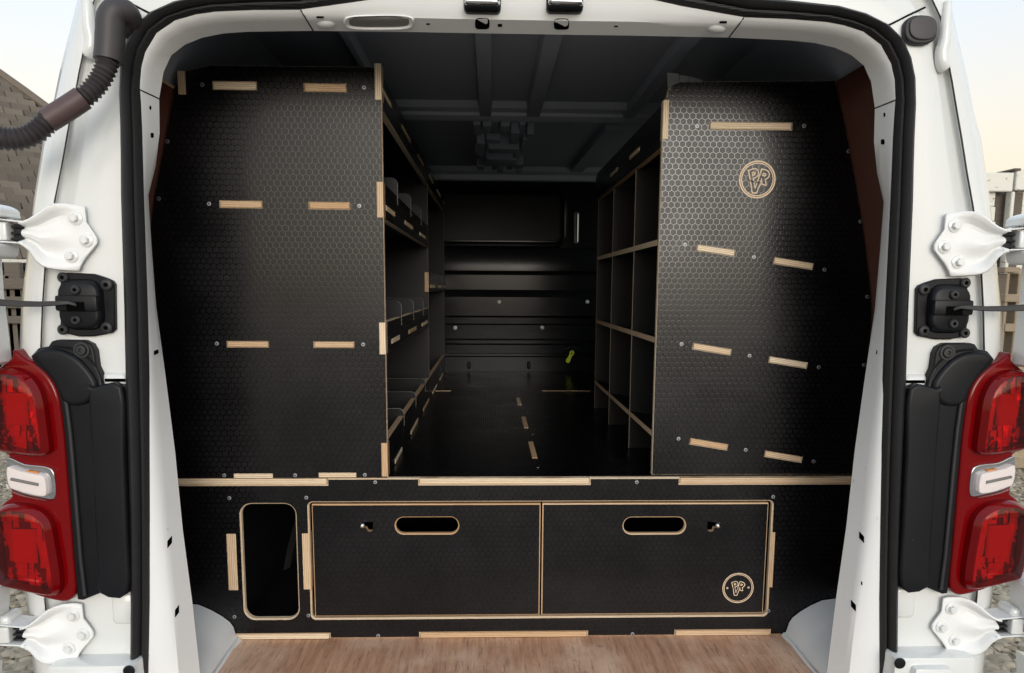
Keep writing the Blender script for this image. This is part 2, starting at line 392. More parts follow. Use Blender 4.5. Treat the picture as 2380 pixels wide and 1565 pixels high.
# ================================================================ SETTING
DECK, FLOOR, FY = .907, .513, .300          # deck top, van floor, front plane of the drawer unit
bm = bmesh.new(); bm_grid(bm, [[(-120, -120, 0), (120, -120, 0)], [(-120, 400, 0), (120, 400, 0)]])
g = obj('ground', bm, 'ground_dirt', None); g['kind'] = 'structure'
bm = bmesh.new()
ico = bmesh.new(); bmesh.ops.create_icosphere(ico, subdivisions=1, radius=1); ico.verts.ensure_lookup_table(); ico.verts.index_update()
IV = [v.co.copy() for v in ico.verts]; IF = [[v.index for v in f.verts] for f in ico.faces]; ico.free()
def stone(x, y, s):
    rz = random.uniform(0, 6.28); sx, sy, sz = s * random.uniform(.8, 1.5), s * random.uniform(.6, 1.0), s * random.uniform(.35, .6)
    c, q = math.cos(rz), math.sin(rz); vv = []
    for co in IV:
        k = random.uniform(.8, 1.15); a, b = co.x * sx * k, co.y * sy * k
        vv.append(bm.verts.new((x + a * c - b * q, y + a * q + b * c, sz * .35 + co.z * sz * k)))
    for f in IF: bm.faces.new([vv[i] for i in f])
for s in (-1, 1):
    for i in range(5200):
        y = .9 + 6.5 * random.random() ** 1.6; xm = 1739 / 1700 * .70 * (y + 1.37)
        stone(s * random.uniform(xm * .86, xm * 1.12 + .15), y, random.uniform(.010, .030))
gv = obj('gravel', bm, 'gravel', None, 40, recalc=False); gv['kind'] = 'stuff'; gv['label'] = 'loose beige stones strewn over the yard beside the van'; gv['category'] = 'gravel'

t = NT('bounce_ground'); o = t.obj(); t.set(col=t.mixc(t.noise(o, 3, 6, .7), (.20, .185, .16), (.30, .275, .235)), rough=.85); t.bump(t.noise(o, 160, 3, .7), .6, .006); MAT['bounce_ground'] = t.m
bm2 = bmesh.new(); bm_grid(bm2, [[(-7, -16, .004), (7, -16, .004)], [(-7, -.25, .004), (7, -.25, .004)]]); dr = obj('unseen_ground', bm2, 'bounce_ground', None); dr['kind'] = 'structure'  # added unseen ground behind the van, toned for bounce and reflections
# ================================================================ VAN
van = empty('cargo_van', 'white cargo van seen from behind with both rear doors swung open', 'van', (0, 2.0, 0))

# --- contour stations around the rear opening, left half, bottom to top centre
# seal outer, seal inner, inner flange, flange depth, ridge fraction
ST = [((311,1690),(344,1690),(478,1690),.075,.60), ((311,1565),(345,1565),(465,1565),.075,.56), ((312,1400),(348,1400),(447,1400),.072,.48), ((312,1233),(348,1233),(425,1233),.07,.38),
      ((306,1050),(347,1040),(407,1050),.067,.30), ((300,876),(344,876),(385,876),.064,.26), ((297,712),(340,712),(363,712),.062,.3), ((293,567),(335,567),(352,567),.06,.4),
      ((290,454),(331,454),(345,454),.06,.4), ((290,380),(329,380),(362,385),.06,.3), ((289,300),(327,300),(371,310),.06,.22), ((287,229),(323,208),(370,230),.06,.22),
      ((289,165),(327,160),(380,168),.06,.25), ((300,115),(337,122),(398,129),.06,.3), ((320,72),(363,78),(430,104),.06,.3), ((355,38),(406,48),(470,88),.06,.32),
      ((410,12),(454,34),(520,78),.06,.34), ((480,-5),(500,27),(580,74),.06,.35), ((600,-14),(590,23),(650,73),.06,.36), ((698,-20),(698,22),(728,72),.06,.38),
      ((780,-35),(770,12),(800,73),.06,.46), ((860,-50),(854,0),(880,74),.06,.54), ((950,-62),(950,-18),(970,75),.06,.62), ((1060,-66),(1060,-26),(1070,77),.06,.66)]
def half(fn): return [fn(s) for s in ST]
so = half(lambda s: P(*s[0], .004)); si_ = half(lambda s: P(*s[1], .004)); fl = half(lambda s: P(*s[2], s[3]))
rg = [lerp(P(*s[1], .012), P(*s[2], .022), s[4]) for s in ST]
def full(h):
    c = h[-1].copy(); c.x = 0.0
    return h + [c] + [MX(p, -1) for p in reversed(h)]
SO, SI, FL, RG = full(so), full(si_), full(fl), full(rg)
NS = len(SO)

# --- weatherstrip
rows = []
for a, b in zip(SO, SI):
    r_ = []
    for t_, y_ in ((0, .004), (.04, -.010), (.14, -.019), (.34, -.024), (.52, -.019), (.60, -.008), (.64, -.003), (.70, -.008), (.86, -.009), (1.0, -.002), (1.06, .006)):
        p = lerp(a, b, t_); p.y = y_; r_.append(p)
    rows.append(r_)
grid('door_seal', rows, ['rubber', 'rubber_rib'], van, 50, mi=[0] * 7 + [1] * 3, label='black rubber weatherstrip running around the rear opening')

# --- inner frame panels (separate pressings with open seams)
def frame_panel(i0, i1, name, label=None):
    rows = []
    for i in range(i0, i1 + 1):
        a, r_, f_ = SI[i].copy(), RG[i], FL[i]
        a.y = .002; q = []
        q.append(lerp(a, r_, .0)); q.append(lerp(a, r_, .55) + Vector((0, -.003, 0)))
        q.append(lerp(a, r_, .88) + Vector((0, .001, 0))); q.append(lerp(r_, f_, .06)); q.append(lerp(r_, f_, .3)); q.append(lerp(r_, f_, .65)); q.append(f_)
        out = (Vector((0, 0, 1.25)) - f_); out.y = 0; out.normalize()
        q.append(f_ - out * .010 + Vector((0, .010, 0))); q.append(f_ - out * .05 + Vector((0, .016, 0)))
        rows.append(q)
    return grid(name, rows, 'white_inner', van, 35, label=label)
LP, LU, HD, RU, RP = frame_panel(0, 11, 'pillar_panel'), frame_panel(11, 19, 'corner_panel'), frame_panel(19, NS - 20, 'header_panel'), frame_panel(NS - 20, NS - 12, 'corner_panel'), frame_panel(NS - 12, NS - 1, 'pillar_panel')
# dark seams between the pressings
for i in (11, 19, NS - 20, NS - 12):
    pts = [lerp(SI[i], RG[i], .2), RG[i], lerp(RG[i], FL[i], .5), FL[i]]
    pts[0].y = .004
    tube('panel_seam', [p + Vector((0, -.0012, 0)) for p in pts], .0012, 'dark_inside', van, 6)

def decal_hole(px, py, w_, h_, Y, parent, tilt=0, name='slot_hole'):
    """small punched hole: dark recess plate with depth, set on a panel"""
    c = P(px, py, Y); k = (Y - CAM.y) / F
    bm = bmesh.new(); mt = Matrix.Translation(c) @ Matrix.Rotation(R(tilt), 4, 'Y')
    bm_box(bm, -w_ * k / 2, w_ * k / 2, -.002, .004, -h_ * k / 2, h_ * k / 2, 0, mt)
    return obj(name, bm, 'gap_black', parent)
def on_panel(i_lo, px, py, side):
    """depth of the inner frame at a pixel: between ridge and flange edge"""
    return None
from mathutils.bvhtree import BVHTree
bpy.context.view_layer.update()
def bvh(ob):
    me = ob.data; mw = ob.matrix_world
    return BVHTree.FromPolygons([mw @ v.co for v in me.vertices], [p.vertices[:] for p in me.polygons])
BV = {o: bvh(o) for o in (LP, LU, HD, RU, RP)}
def punch(panel, poly, name='punched_hole', depth=.003, mat='gap_black'):
    """hole lying on the curved pressing: cast each corner of its outline on the panel"""
    b = BV[panel]; pts = []; nn = Vector()
    for px, py in poly:
        r_ = ray(px, py).normalized(); h = b.ray_cast(CAM, r_)
        if h[0] is None: return None
        n_ = h[1] if h[1].dot(r_) < 0 else -h[1]
        nn += n_; pts.append(h[0])
    nn.normalize(); bm = bmesh.new()
    a = [bm.verts.new(p + nn * .0008) for p in pts]; c = [bm.verts.new(p - nn * depth) for p in pts]
    bm.faces.new(a); bm.faces.new(c[::-1])
    for i in range(len(a)): bm.faces.new((a[i], a[(i + 1) % len(a)], c[(i + 1) % len(a)], c[i]))
    return obj(name, bm, mat, panel)
def quad(x, y, w_, h_, sk=0): return [(x - w_ / 2, y - h_ / 2 + sk), (x + w_ / 2, y - h_ / 2 - sk), (x + w_ / 2, y + h_ / 2 - sk), (x - w_ / 2, y + h_ / 2 + sk)]
def oval(x, y, a, b, n=14, e=2.0): return [(x + a * math.copysign(abs(math.cos(6.2832 * k / n)) ** (2 / e), math.cos(6.2832 * k / n)), y + b * math.copysign(abs(math.sin(6.2832 * k / n)) ** (2 / e), math.sin(6.2832 * k / n))) for k in range(n)]
punch(LP, oval(349, 251, 2, 5)); punch(LP, oval(353, 315, 3.5, 6, e=4)); punch(LP, quad(363, 819, 9, 9, 2)); punch(LP, quad(394, 1260, 10, 16, 6)); punch(LP, quad(411, 1421, 9, 17, 6))
punch(RP, oval(2056, 267, 2, 5)); punch(RP, oval(2052, 330, 4, 6, e=4)); punch(RP, quad(2038, 819, 11, 9, -1)); punch(RP, quad(2003, 1249, 11, 15, -6)); punch(RP, quad(1984, 1408, 11, 15, -6)); punch(RP, quad(2003, 1356, 3, 8, -1))
punch(HD, quad(744, 40, 17, 4)); punch(HD, oval(756, 63, 5, 1.6)); punch(HD, oval(1121, 55, 17, 13, e=4)); punch(HD, oval(1305, 56, 18, 13, e=4)); punch(HD, quad(1162, 59, 10, 6))
punch(HD, oval(995, 56, 5, 1.5)); punch(HD, oval(1432, 61, 5, 1.5)); punch(HD, quad(1681, 52, 17, 4)); punch(HD, oval(1667, 74, 5, 1.6))
def cast(panel, px, py, off=0.0):
    r_ = ray(px, py).normalized(); h = BV[panel].ray_cast(CAM, r_); n_ = h[1] if h[1].dot(r_) < 0 else -h[1]
    return h[0] + n_ * off, n_
# oval light recess in the header: pressed dish with a rim
bm = bmesh.new(); rings = []
for k_, off in ((1.0, .0006), (.94, .0035), (.86, .0012), (.75, .0004), (.0001, .0004)):
    rings.append([cast(HD, 881 + (x - 881) * k_, 50 + (y - 50) * k_, off)[0] for x, y in oval(881, 50, 84, 16, 28, 3.5)])
bm_grid(bm, rings, True); obj('lamp_recess', bm, 'white_inner', HD, 30)
bm = bmesh.new(); bm_grid(bm, [[cast(HD, 881 + (x - 881) * k_, 49 + (y - 49) * k_, .0012 - .0002 * k_)[0] for x, y in oval(881, 49, 78, 13, 28, 3.5)] for k_ in (1, .5, .0001)], True)
simple('recess_shadow', (.19, .18, .17), .6); obj('recess_shade', bm, 'recess_shadow', HD, 30, 'grey sheet with painted shade in the oval recess of the header')  # grey tone painted in for the shade inside the recess
for (bx, by) in ((758, 57), (1665, 68)):
    bm = bmesh.new(); bm_grid(bm, [[cast(HD, bx + (x - bx) * k_, by + (y - by) * k_, off)[0] for x, y in oval(bx, by, 22, 9, 16)] for k_, off in ((1, .0003), (.75, .003), (.4, .0045), (.0001, .005))], True)
    obj('pressed_boss', bm, 'white_inner', HD, 60)
# lock strikers on the header
for cx in (1121, 1314):
    st = add('lock_striker', None); place(st, van); st.location = (0, 0, 0)
    bm = bmesh.new(); c, n_ = cast(HD, cx, 8, 0)
    k = 1.4 / F; y0 = c.y
    p = P(cx, 0, y0 - .012)
    bm_box(bm, p.x - 40 * k, p.x + 40 * k, y0 - .012, y0 + .02, p.z - 21 * k, p.z + 40 * k); bevel(bm, .009, 3)
    obj('striker_base', bm, 'black_plastic', st, 40)
    tube('striker_bar', [p + Vector((-32 * k, -.012, -10 * k)), p + Vector((-30 * k, -.02, -12 * k)), p + Vector((30 * k, -.02, -12 * k)), p + Vector((32 * k, -.012, -10 * k))], .0052, 'chrome', st, 10)
    tube('striker_lip', [p + Vector((-22 * k, -.013, 0)), p + Vector((22 * k, -.013, 0))], .004, 'black_plastic', st, 10)

# --- rear corner pillars: loft from the seal out over channel, shut line, outer skin and round to the side
PR = [((311,1690),(178,1690),(152,1690),(130,1690),(90,1690)), ((311,1565),(172,1565),(148,1565),(122,1565),(79,1565)), ((312,1400),(165,1400),(140,1400),(105,1400),(61,1400)),
      ((312,1233),(160,1233),(135,1233),(98,1233),(50,1233)), ((306,1050),(155,1050),(130,1050),(94,1050),(43,1050)), ((300,876),(150,876),(125,876),(93,876),(43,876)),
      ((297,712),(150,712),(125,712),(99,712),(49,712)), ((293,567),(160,567),(132,567),(109,567),(66,567)), ((290,454),(180,454),(150,454),(130,454),(80,454)),
      ((290,380),(192,380),(165,380),(145,380),(92,380)), ((289,300),(204,300),(178,300),(159,300),(105,300)), ((287,229),(213,229),(190,229),(173,229),(126,229)),
      ((289,165),(222,165),(202,165),(185,165),(139,165)), ((300,115),(234,112),(214,110),(197,108),(151,115)), ((320,72),(246,62),(228,60),(207,58),(164,66)),
      ((355,38),(262,15),(243,10),(217,6),(176,16)), ((410,12),(296,-28),(272,-36),(243,-44),(190,-40)), ((480,-5),(365,-75),(335,-90),(295,-100),(230,-112)),
      ((600,-14),(560,-105),(540,-125),(520,-140),(470,-165)), ((698,-20),(698,-115),(690,-135),(685,-152),(660,-180)), ((780,-35),(780,-122),(780,-142),(780,-158),(770,-186)),
      ((860,-50),(860,-126),(860,-146),(860,-162),(860,-190)), ((950,-62),(950,-129),(950,-149),(950,-165),(950,-193)), ((1060,-66),(1060,-131),(1060,-151),(1060,-167),(1060,-195))]
cols = []
def col_(j, Y, dx=0): return full([P(s[j][0] + dx, s[j][1], Y) for s in PR])
c_so = col_(0, .003); c_mid = full([lerp(P(*s[0], .002), P(*s[1], .002), .5) for s in PR]); c_mf = col_(1, .003); c_mf2 = full([lerp(P(*s[1], .005), P(*s[2], .016), .25) for s in PR])
c_ch2 = full([lerp(P(*s[1], .008), P(*s[2], .017), .8) for s in PR]); c_ch = col_(2, .018); c_s1 = col_(3, .017, 5); c_s2 = col_(3, .013, 1.5); c_s3 = col_(3, .03, .9); c_s4 = col_(3, .03, -.9); c_s5 = col_(3, .000, -2.2)
c_st = full([lerp(P(*s[3], -.002), P(*s[4], .004), .45) for s in PR]); c_st2 = full([lerp(P(*s[3], -.002), P(*s[4], .02), .82) for s in PR]); c_si = col_(4, .045)
c_sd = [Vector((p.x * 1.012, .09, (p.z - 1.2) * 1.008 + 1.2)) for p in c_si]; c_sd2 = [Vector((p.x * 1.02, .22, (p.z - 1.2) * 1.012 + 1.2)) for p in c_si]
allc = [c_so, c_mid, c_mf, c_mf2, c_ch2, c_ch, c_s1, c_s2, c_s3, c_s4, c_s5, c_st, c_st2, c_si, c_sd, c_sd2]
def pillar(i0, i1, name, label=None):
    return grid(name, [[c[i] for c in allc] for i in range(i0, i1 + 1)], 'white_paint', van, 38, label=label)
PILL = pillar(0, 19, 'rear_pillar', 'left rear pillar in white paint'); pillar(19, NS - 20, 'roof_end'); PILR = pillar(NS - 20, NS - 1, 'rear_pillar', 'right rear pillar in white paint')
# outer skin running forward and the nose of the van
WY0, WY1 = 1.38, 2.40       # unseen side window, sized to bring more light into the bay
rows = [c_sd2, [Vector((p.x * 1.002, WY0, p.z)) for p in c_sd2], [Vector((p.x * 1.002, WY1, p.z)) for p in c_sd2], [Vector((p.x, 3.4, p.z)) for p in c_sd2], [Vector((p.x * .95, 4.3, p.z if p.z < 1.2 else 1.2 + (p.z - 1.2) * .35)) for p in c_sd2], [Vector((p.x * .8, 4.75, p.z if p.z < 1.0 else 1.0 + (p.z - 1.0) * .12)) for p in c_sd2]]
low = [Vector((0, 0, 0))]
bm = bmesh.new()
rows2 = []
for r_ in rows:
    a, b = r_[0], r_[-1]
    rows2.append([Vector((a.x * .97, a.y, .24))] + r_ + [Vector((b.x * .97, b.y, .24))])
# unseen light opening on the right-hand side: leave the skin open there and glaze it
for r_ in (1, 1): pass
bm_grid(bm, rows2)
kill = [f for f in bm.faces if all(v.co.x > .3 and WY0 - .01 < v.co.y < WY1 + .01 for v in f.verts) and 1.30 < f.calc_center_median().z < 1.86]
bmesh.ops.delete(bm, geom=kill, context='FACES')
nose = [v for v in bm.verts if v.co.y > 4.7]; bm.faces.new(nose)
win = [p for p in rows[1] if p.x > .3 and 1.22 < p.z < 1.93]
grid('unseen_window', [[Vector((p.x - .004, y, p.z)) for p in win] for y in (WY0 - .02, WY1 + .02)], 'window_glass', van, 60)
obj('body_shell', bm, 'white_paint', van, 50, recalc=False)
# roof ditch end caps: teardrop mouldings either side
for s in (-1, 1):
    pts = catmull([MX(P(x, y, Y), -s if False else s * -1) if False else (MX(P(x, y, Y), 1 if s < 0 else -1)) for x, y, Y in ((200, -30, .0), (204, 20, -.002), (207, 62, -.002), (213, 92, -.001), (211, 118, .0), (206, 130, .004))], 6)
    n = len(pts); rad = [.007 + .005 * math.sin(min(1, i / (n * .85)) * math.pi * .55) if i < n * .9 else .011 * math.sqrt(max(.02, 1 - ((i - n * .9) / (n * .1)) ** 2)) for i in range(n)]
    tube('roof_ditch_cap', pts, rad, 'white_paint', van, 12)
# sealed seam running from the seal towards the cap
for s in (1, -1):
    pts = catmull([MX(P(x, y, .0015), s) for x, y in ((350, 32), (330, 22), (300, 6), (280, -4), (255, -16))], 4)
    tube('seam_bead', pts, .0018, 'dark_inside', van, 6)
# pressed pads on the pillars beside the opening
for s in (1, -1):
    for (x0, x1, y0, y1) in ((238, 297, 866, 900), (262, 310, 1372, 1452)):
        bm = bmesh.new(); a = P(x0, y1, 0); b = P(x1, y0, 0)
        q = [(.0, .003), (.10, -.004), (.25, -.007)]
        rr = []
        for t_, y_ in q:
            d_ = t_ * .035; rr.append([MX(Vector((u, y_, v)), s) for u, v in rrect(a.x + d_, b.x - .002, a.z + d_, b.z - d_, .008, 4)])
        bm_grid(bm, rr, True); bm.faces.new(bm.verts[-len(rr[-1]):] if False else [v for v in list(bm.verts)[-len(rr[-1]):]])
        obj('pressed_pad', bm, 'white_paint', van, 50)
    # lower box step of the corner and its black clip
    a = P(118, 1660, -.045); b = P(311, 1548, -.045)
    bm = bmesh.new(); v8 = bm_box(bm, min(a.x * s, b.x * s), max(a.x * s, b.x * s), -.045, .01, a.z, b.z)
    bevel(bm, .006, 2); obj('corner_step', bm, 'white_paint', van, 40)
    a = P(175, 1680, -.062); b = P(262, 1575, -.062)
    bm = bmesh.new(); bm_box(bm, min(a.x * s, b.x * s), max(a.x * s, b.x * s), -.062, -.03, a.z, b.z); bevel(bm, .01, 2); obj('corner_step_pad', bm, 'white_paint', van, 40)
    c = P(298, 1562, -.05); bm = bmesh.new(); lathe_bm(bm, [(.011, 0), (.011, -.002), (.009, -.004), (.002, -.0045)], lambda u, v, h: (c.x * s + u, -.046 + h, c.z + v), 20); obj('trim_clip', bm, 'black_plastic', van, 40)

# --- hinges
def Z2(x, y): return (x * .2903, y * .2903 + 422.0)
HC = [(268, 345, 500), (300, 340, 521), (340, 318, 560), (380, 285, 632), (420, 245, 676), (460, 214, 694), (500, 193, 704), (560, 181, 712), (620, 187, 716), (655, 192, 717), (672, 196, 668), (700, 203, 622), (712, 330, 606), (750, 384, 560), (780, 427, 522), (798, 458, 498)]
def hinge(s, dx, dz, label):
    root = bpy.data.objects.new('door_hinge', None); COL.objects.link(root); place(root, van); root['label'] = label
    W = lambda x, y, Y: MX(P(*Z2(x, y), 0) + Vector((dx, Y, dz)), s)
    rows = []
    for x, t_, b_ in HC:
        lift = -.0080 - .020 * max(0, min(1, (580 - x) / 310)) ** 1.4
        r_ = []
        for k in range(13):
            f_ = k / 12; y = lerp(t_, b_, f_)
            e = abs(f_ - .5) * 2
            bulge = (-.007 * max(0, 1 - ((f_ - .5) / .16) ** 2) + .004 * max(0, 1 - ((abs(f_ - .5) - .27) / .12) ** 2)) * (1 if x < 500 else max(0, 1 - (x - 500) / 110))
            lip = -.016 * max(0, (e - .70) / .30) ** 1.4 * max(0, min(1, (640 - x) / 160))
            r_.append(W(x, y, lift + bulge + lip))
        rows.append(r_)
    g_ = grid('hinge_plate', rows, 'white_inner', root, 24); md = g_.modifiers.new('t', 'SOLIDIFY'); md.thickness = .0038; md.offset = 0
    for (y0, y1, nm) in ((338, 316, 't'), (506, 490, 'b')):
        pts = [(300, y0), (230, y0 - (4 if nm == 't' else 6)), (120, y1 + 4), (20, y1), (-40, y1)]
        bm = bmesh.new(); rws = []
        for i, (x, y) in enumerate(pts):
            rws.append([W(x, y - 6, -.041), W(x, y + 6, -.041), W(x, y + 6, .006), W(x, y - 6, .006)])
        bm_grid(bm, rws, True); bevel(bm, .001, 1); obj('hinge_arm', bm, 'white_inner', root, 40)
    c0, c1 = W(165, 350, .0), W(284, 496, .0); bm = bmesh.new()
    bm_box(bm, min(c0.x, c1.x), max(c0.x, c1.x), -.022, .0, min(c0.z, c1.z), max(c0.z, c1.z)); bevel(bm, .003, 2); obj('hinge_stop', bm, 'rubber', root, 40)
    for yy in (372, 424, 470):
        a, b = W(170, yy - 10, -.026), W(292 if yy == 424 else 276, yy + 10, -.026); bm = bmesh.new(); bm_box(bm, min(a.x, b.x), max(a.x, b.x), -.032, -.018, min(a.z, b.z), max(a.z, b.z)); bevel(bm, .002, 1); obj('stop_rib', bm, 'rubber', root, 40)
    tube('hinge_pin', [W(110, 300, -.014), W(110, 520, -.014)], .0075, 'white_paint', root, 12)
    for x, y in ((630, 300), (715, 475), (595, 600)):
        c = W(x, y, -.0100); bm = bmesh.new(); a0 = random.random()
        lathe_bm(bm, [(.0125, 0), (.0122, -.0018), (.0085, -.0030)], lambda u, v, h: (c.x + u, c.y + h, c.z + v), 22)
        ring = []
        for h in (-.002, -.0085):
            ring.append([bm.verts.new((c.x + .0072 * math.cos(a0 + k * math.pi / 3), c.y + h, c.z + .0072 * math.sin(a0 + k * math.pi / 3))) for k in range(6)])
        top = [bm.verts.new((c.x + .006 * math.cos(a0 + k * math.pi / 3), c.y - .0098, c.z + .006 * math.sin(a0 + k * math.pi / 3))) for k in range(6)]
        for A_, B_ in ((ring[0], ring[1]), (ring[1], top)):
            for k in range(6): bm.faces.new((A_[k], A_[(k + 1) % 6], B_[(k + 1) % 6], B_[k]))
        bm.faces.new(top); obj('hinge_bolt', bm, 'white_paint', root, 30)
    return root
hinge(1, 0, 0, 'upper hinge on the left pillar'); hinge(-1, 0, 0, 'upper hinge on the right pillar')
hinge(1, -.057, -.748, 'lower hinge on the left pillar'); hinge(-1, -.057, -.748, 'lower hinge on the right pillar')

# --- door check mounts
for s in (1, -1):
    root = bpy.data.objects.new('door_check_mount', None); COL.objects.link(root); place(root, van)
    Wp = lambda x, y: (lambda p: (p.x * s, p.z))(P(*Z2(x, y), 0))
    lp = [Wp(*q) for q in ((495, 752), (515, 736), (560, 730), (760, 740), (860, 772), (912, 796), (930, 825), (935, 1185), (905, 1213), (760, 1240), (640, 1240), (540, 1218), (505, 1200), (495, 1175))]
    plate('mount_plate', [lp], -.006, .004, ('black_plastic', 'black_plastic'), root, cham=.002, smooth=40)
    bm = bmesh.new(); rr = []
    for ins, y_ in ((0, -.005), (8, -.013), (22, -.020), (45, -.022)):
        a, b = Wp(512 + ins, 1188 - ins), Wp(838 - ins * .7, 782 + ins)
        rr.append([(u, y_, v) for u, v in rrect(min(a[0], b[0]), max(a[0], b[0]), a[1], b[1], .026 - ins * .0002, 6)])
    bm_grid(bm, rr, True); bm.faces.new(list(bm.verts)[-len(rr[-1]):]); obj('mount_dome', bm, 'black_plastic', root, 45)
    a, b = Wp(516, 1036), Wp(838, 912); bm = bmesh.new(); bm_box(bm, min(a[0], b[0]), max(a[0], b[0]), -.030, -.012, a[1], b[1]); bevel(bm, .005, 2); obj('mount_bridge', bm, 'black_plastic', root, 40)
    a, b = Wp(610, 1034), Wp(745, 962); bm = bmesh.new(); bm_box(bm, min(a[0], b[0]), max(a[0], b[0]), -.0308, -.02, a[1], b[1]); obj('strap_slot', bm, 'gap_black', root)
    q = [P(*Z2(x, y), 0) for x, y in ((690, 988), (640, 968), (560, 972), (440, 978), (300, 976), (150, 966), (30, 964), (-80, 962), (-260, 958))]
    ys = (-.026, -.034, -.036, -.040, -.045, -.050, -.055, -.058, -.06); bm = bmesh.new(); rws = []
    for p, y_, h in zip(q, ys, (.0032, .0032, .0042, .0046, .0052, .0060, .0080, .0082, .0082)):
        rws.append([MX(Vector((p.x, y_ + dy, p.z + dz)), s) for dy, dz in ((-.004, -h), (-.004, h), (.004, h), (.004, -h))])
    bm_grid(bm, rws, True); bevel(bm, .0012, 1); obj('check_strap', bm, 'rubber', root, 40)
    for x, y, r_ in ((523, 770, .0095), (870, 830, .0105), (870, 1170, .0105), (523, 1185, .0095), (662, 868, .0085), (665, 1105, .0085)):
        c = Wp(x, y); y0 = -.006 if r_ > .009 else -.022; bm = bmesh.new()
        lathe_bm(bm, [(r_, 0), (r_, -.0035), (r_ * .75, -.0055), (r_ * .42, -.0055), (r_ * .40, -.002), (.0003, -.002)], lambda u, v, h: (c[0] + u, y0 + h, c[1] + v), 18); obj('torx_screw', bm, 'rubber', root, 40)
        bm = bmesh.new(); lathe_bm(bm, [(r_ * .40, -.0022), (.0003, -.0023)], lambda u, v, h: (c[0] + u, y0 + h, c[1] + v), 6); obj('screw_socket', bm, 'gap_black', root)

# --- tail lights
def Z3(x, y): return (x * .2903, y * .2903 + 779.0)
def prism(name, px_loop, Y0, Y1, mat, parent, s, bev=.004, seg=3, tilt=0.0, shrink=0.0, smooth=45, label=None):
    """rounded lump: outline at Y1 (back), pulled in towards its front at Y0"""
    lp = [P(x, y, 0) for x, y in px_loop]; lp = [(p.x, p.z) for p in lp]
    xs = [p[0] for p in lp]; xc = max(xs)
    steps = [(0, Y1)]
    n_ = 5
    for k in range(n_ + 1):
        a = k / n_ * math.pi / 2; steps.append((bev * (1 - math.cos(a)) if False else bev * (1 - math.sin(math.pi / 2 - a)), Y0 + bev * (1 - math.sin(a))))
    bm = bmesh.new(); rr = []
    for ins, y_ in steps:
        q = offset_loop(lp, ins) if ins > 0 else lp
        rr.append([MX(Vector((u, y_ + tilt * (xc - u), v)), s) for u, v in q])
    bm_grid(bm, rr, True)
    vlast = list(bm.verts)[-len(lp):]; vfirst = list(bm.verts)[:len(lp)]
    for vv, q in ((vlast, rr[-1]), (vfirst, rr[0])):
        for t3 in tessellate_polygon([[Vector((p.x, p.z, 0)) for p in q]]):
            try: bm.faces.new([vv[i] for i in t3])
            except ValueError: pass
    return obj(name, bm, mat, parent, smooth, label)
def smooth_loop(pts, per=4):
    n = len(pts); out = []
    for i in range(n):
        p0, p1, p2, p3 = [Vector((*pts[(i + k) % n], 0)) for k in (-1, 0, 1, 2)]
        for k in range(per):
            t_ = k / per; q = .5 * ((2 * p1) + (p2 - p0) * t_ + (2 * p0 - 5 * p1 + 4 * p2 - p3) * t_ ** 2 + (3 * p1 - p0 - 3 * p2 + p3) * t_ ** 3); out.append((q.x, q.y))
    return out
OUT = [(44, 813), (67, 830), (96, 844), (125, 869), (145, 901), (154, 939), (163, 1011), (170, 1100), (177, 1190), (184, 1290), (189, 1352), (184, 1378), (164, 1390), (137, 1388), (105, 1382), (71, 1372), (30, 1361), (12, 1344), (5, 1300), (2, 1240), (1, 1190), (12, 1168), (32, 1152), (31, 1142), (30, 1090), (30, 1062), (14, 1050), (2, 1034), (0, 960), (0, 866), (10, 850), (35, 831), (37, 816)]
UP_ = [(0, 868), (14, 856), (50, 852), (88, 866), (112, 890), (126, 925), (134, 980), (140, 1030), (136, 1046), (110, 1054), (60, 1050), (14, 1042), (1, 1020), (-2, 940)]
UPI = [(12, 884), (26, 869), (60, 870), (88, 884), (106, 908), (114, 944), (120, 1010), (116, 1036), (92, 1040), (40, 1036), (18, 1026), (11, 990)]
LO_ = [(0, 1192), (14, 1174), (45, 1163), (90, 1166), (122, 1180), (142, 1204), (152, 1250), (162, 1310), (164, 1352), (150, 1370), (110, 1368), (60, 1360), (24, 1352), (12, 1334), (5, 1290)]
LOI = [(18, 1206), (36, 1184), (80, 1184), (112, 1196), (130, 1218), (138, 1262), (146, 1320), (144, 1348), (124, 1352), (70, 1346), (34, 1336), (24, 1310)]
WH_ = [(25, 1066), (34, 1060), (70, 1074), (118, 1078), (138, 1088), (143, 1110), (145, 1140), (138, 1154), (112, 1152), (66, 1144), (36, 1130), (27, 1108)]
WHI = [(34, 1080), (60, 1086), (104, 1094), (122, 1098), (128, 1112), (130, 1134), (124, 1144), (96, 1142), (56, 1132), (38, 1122)]
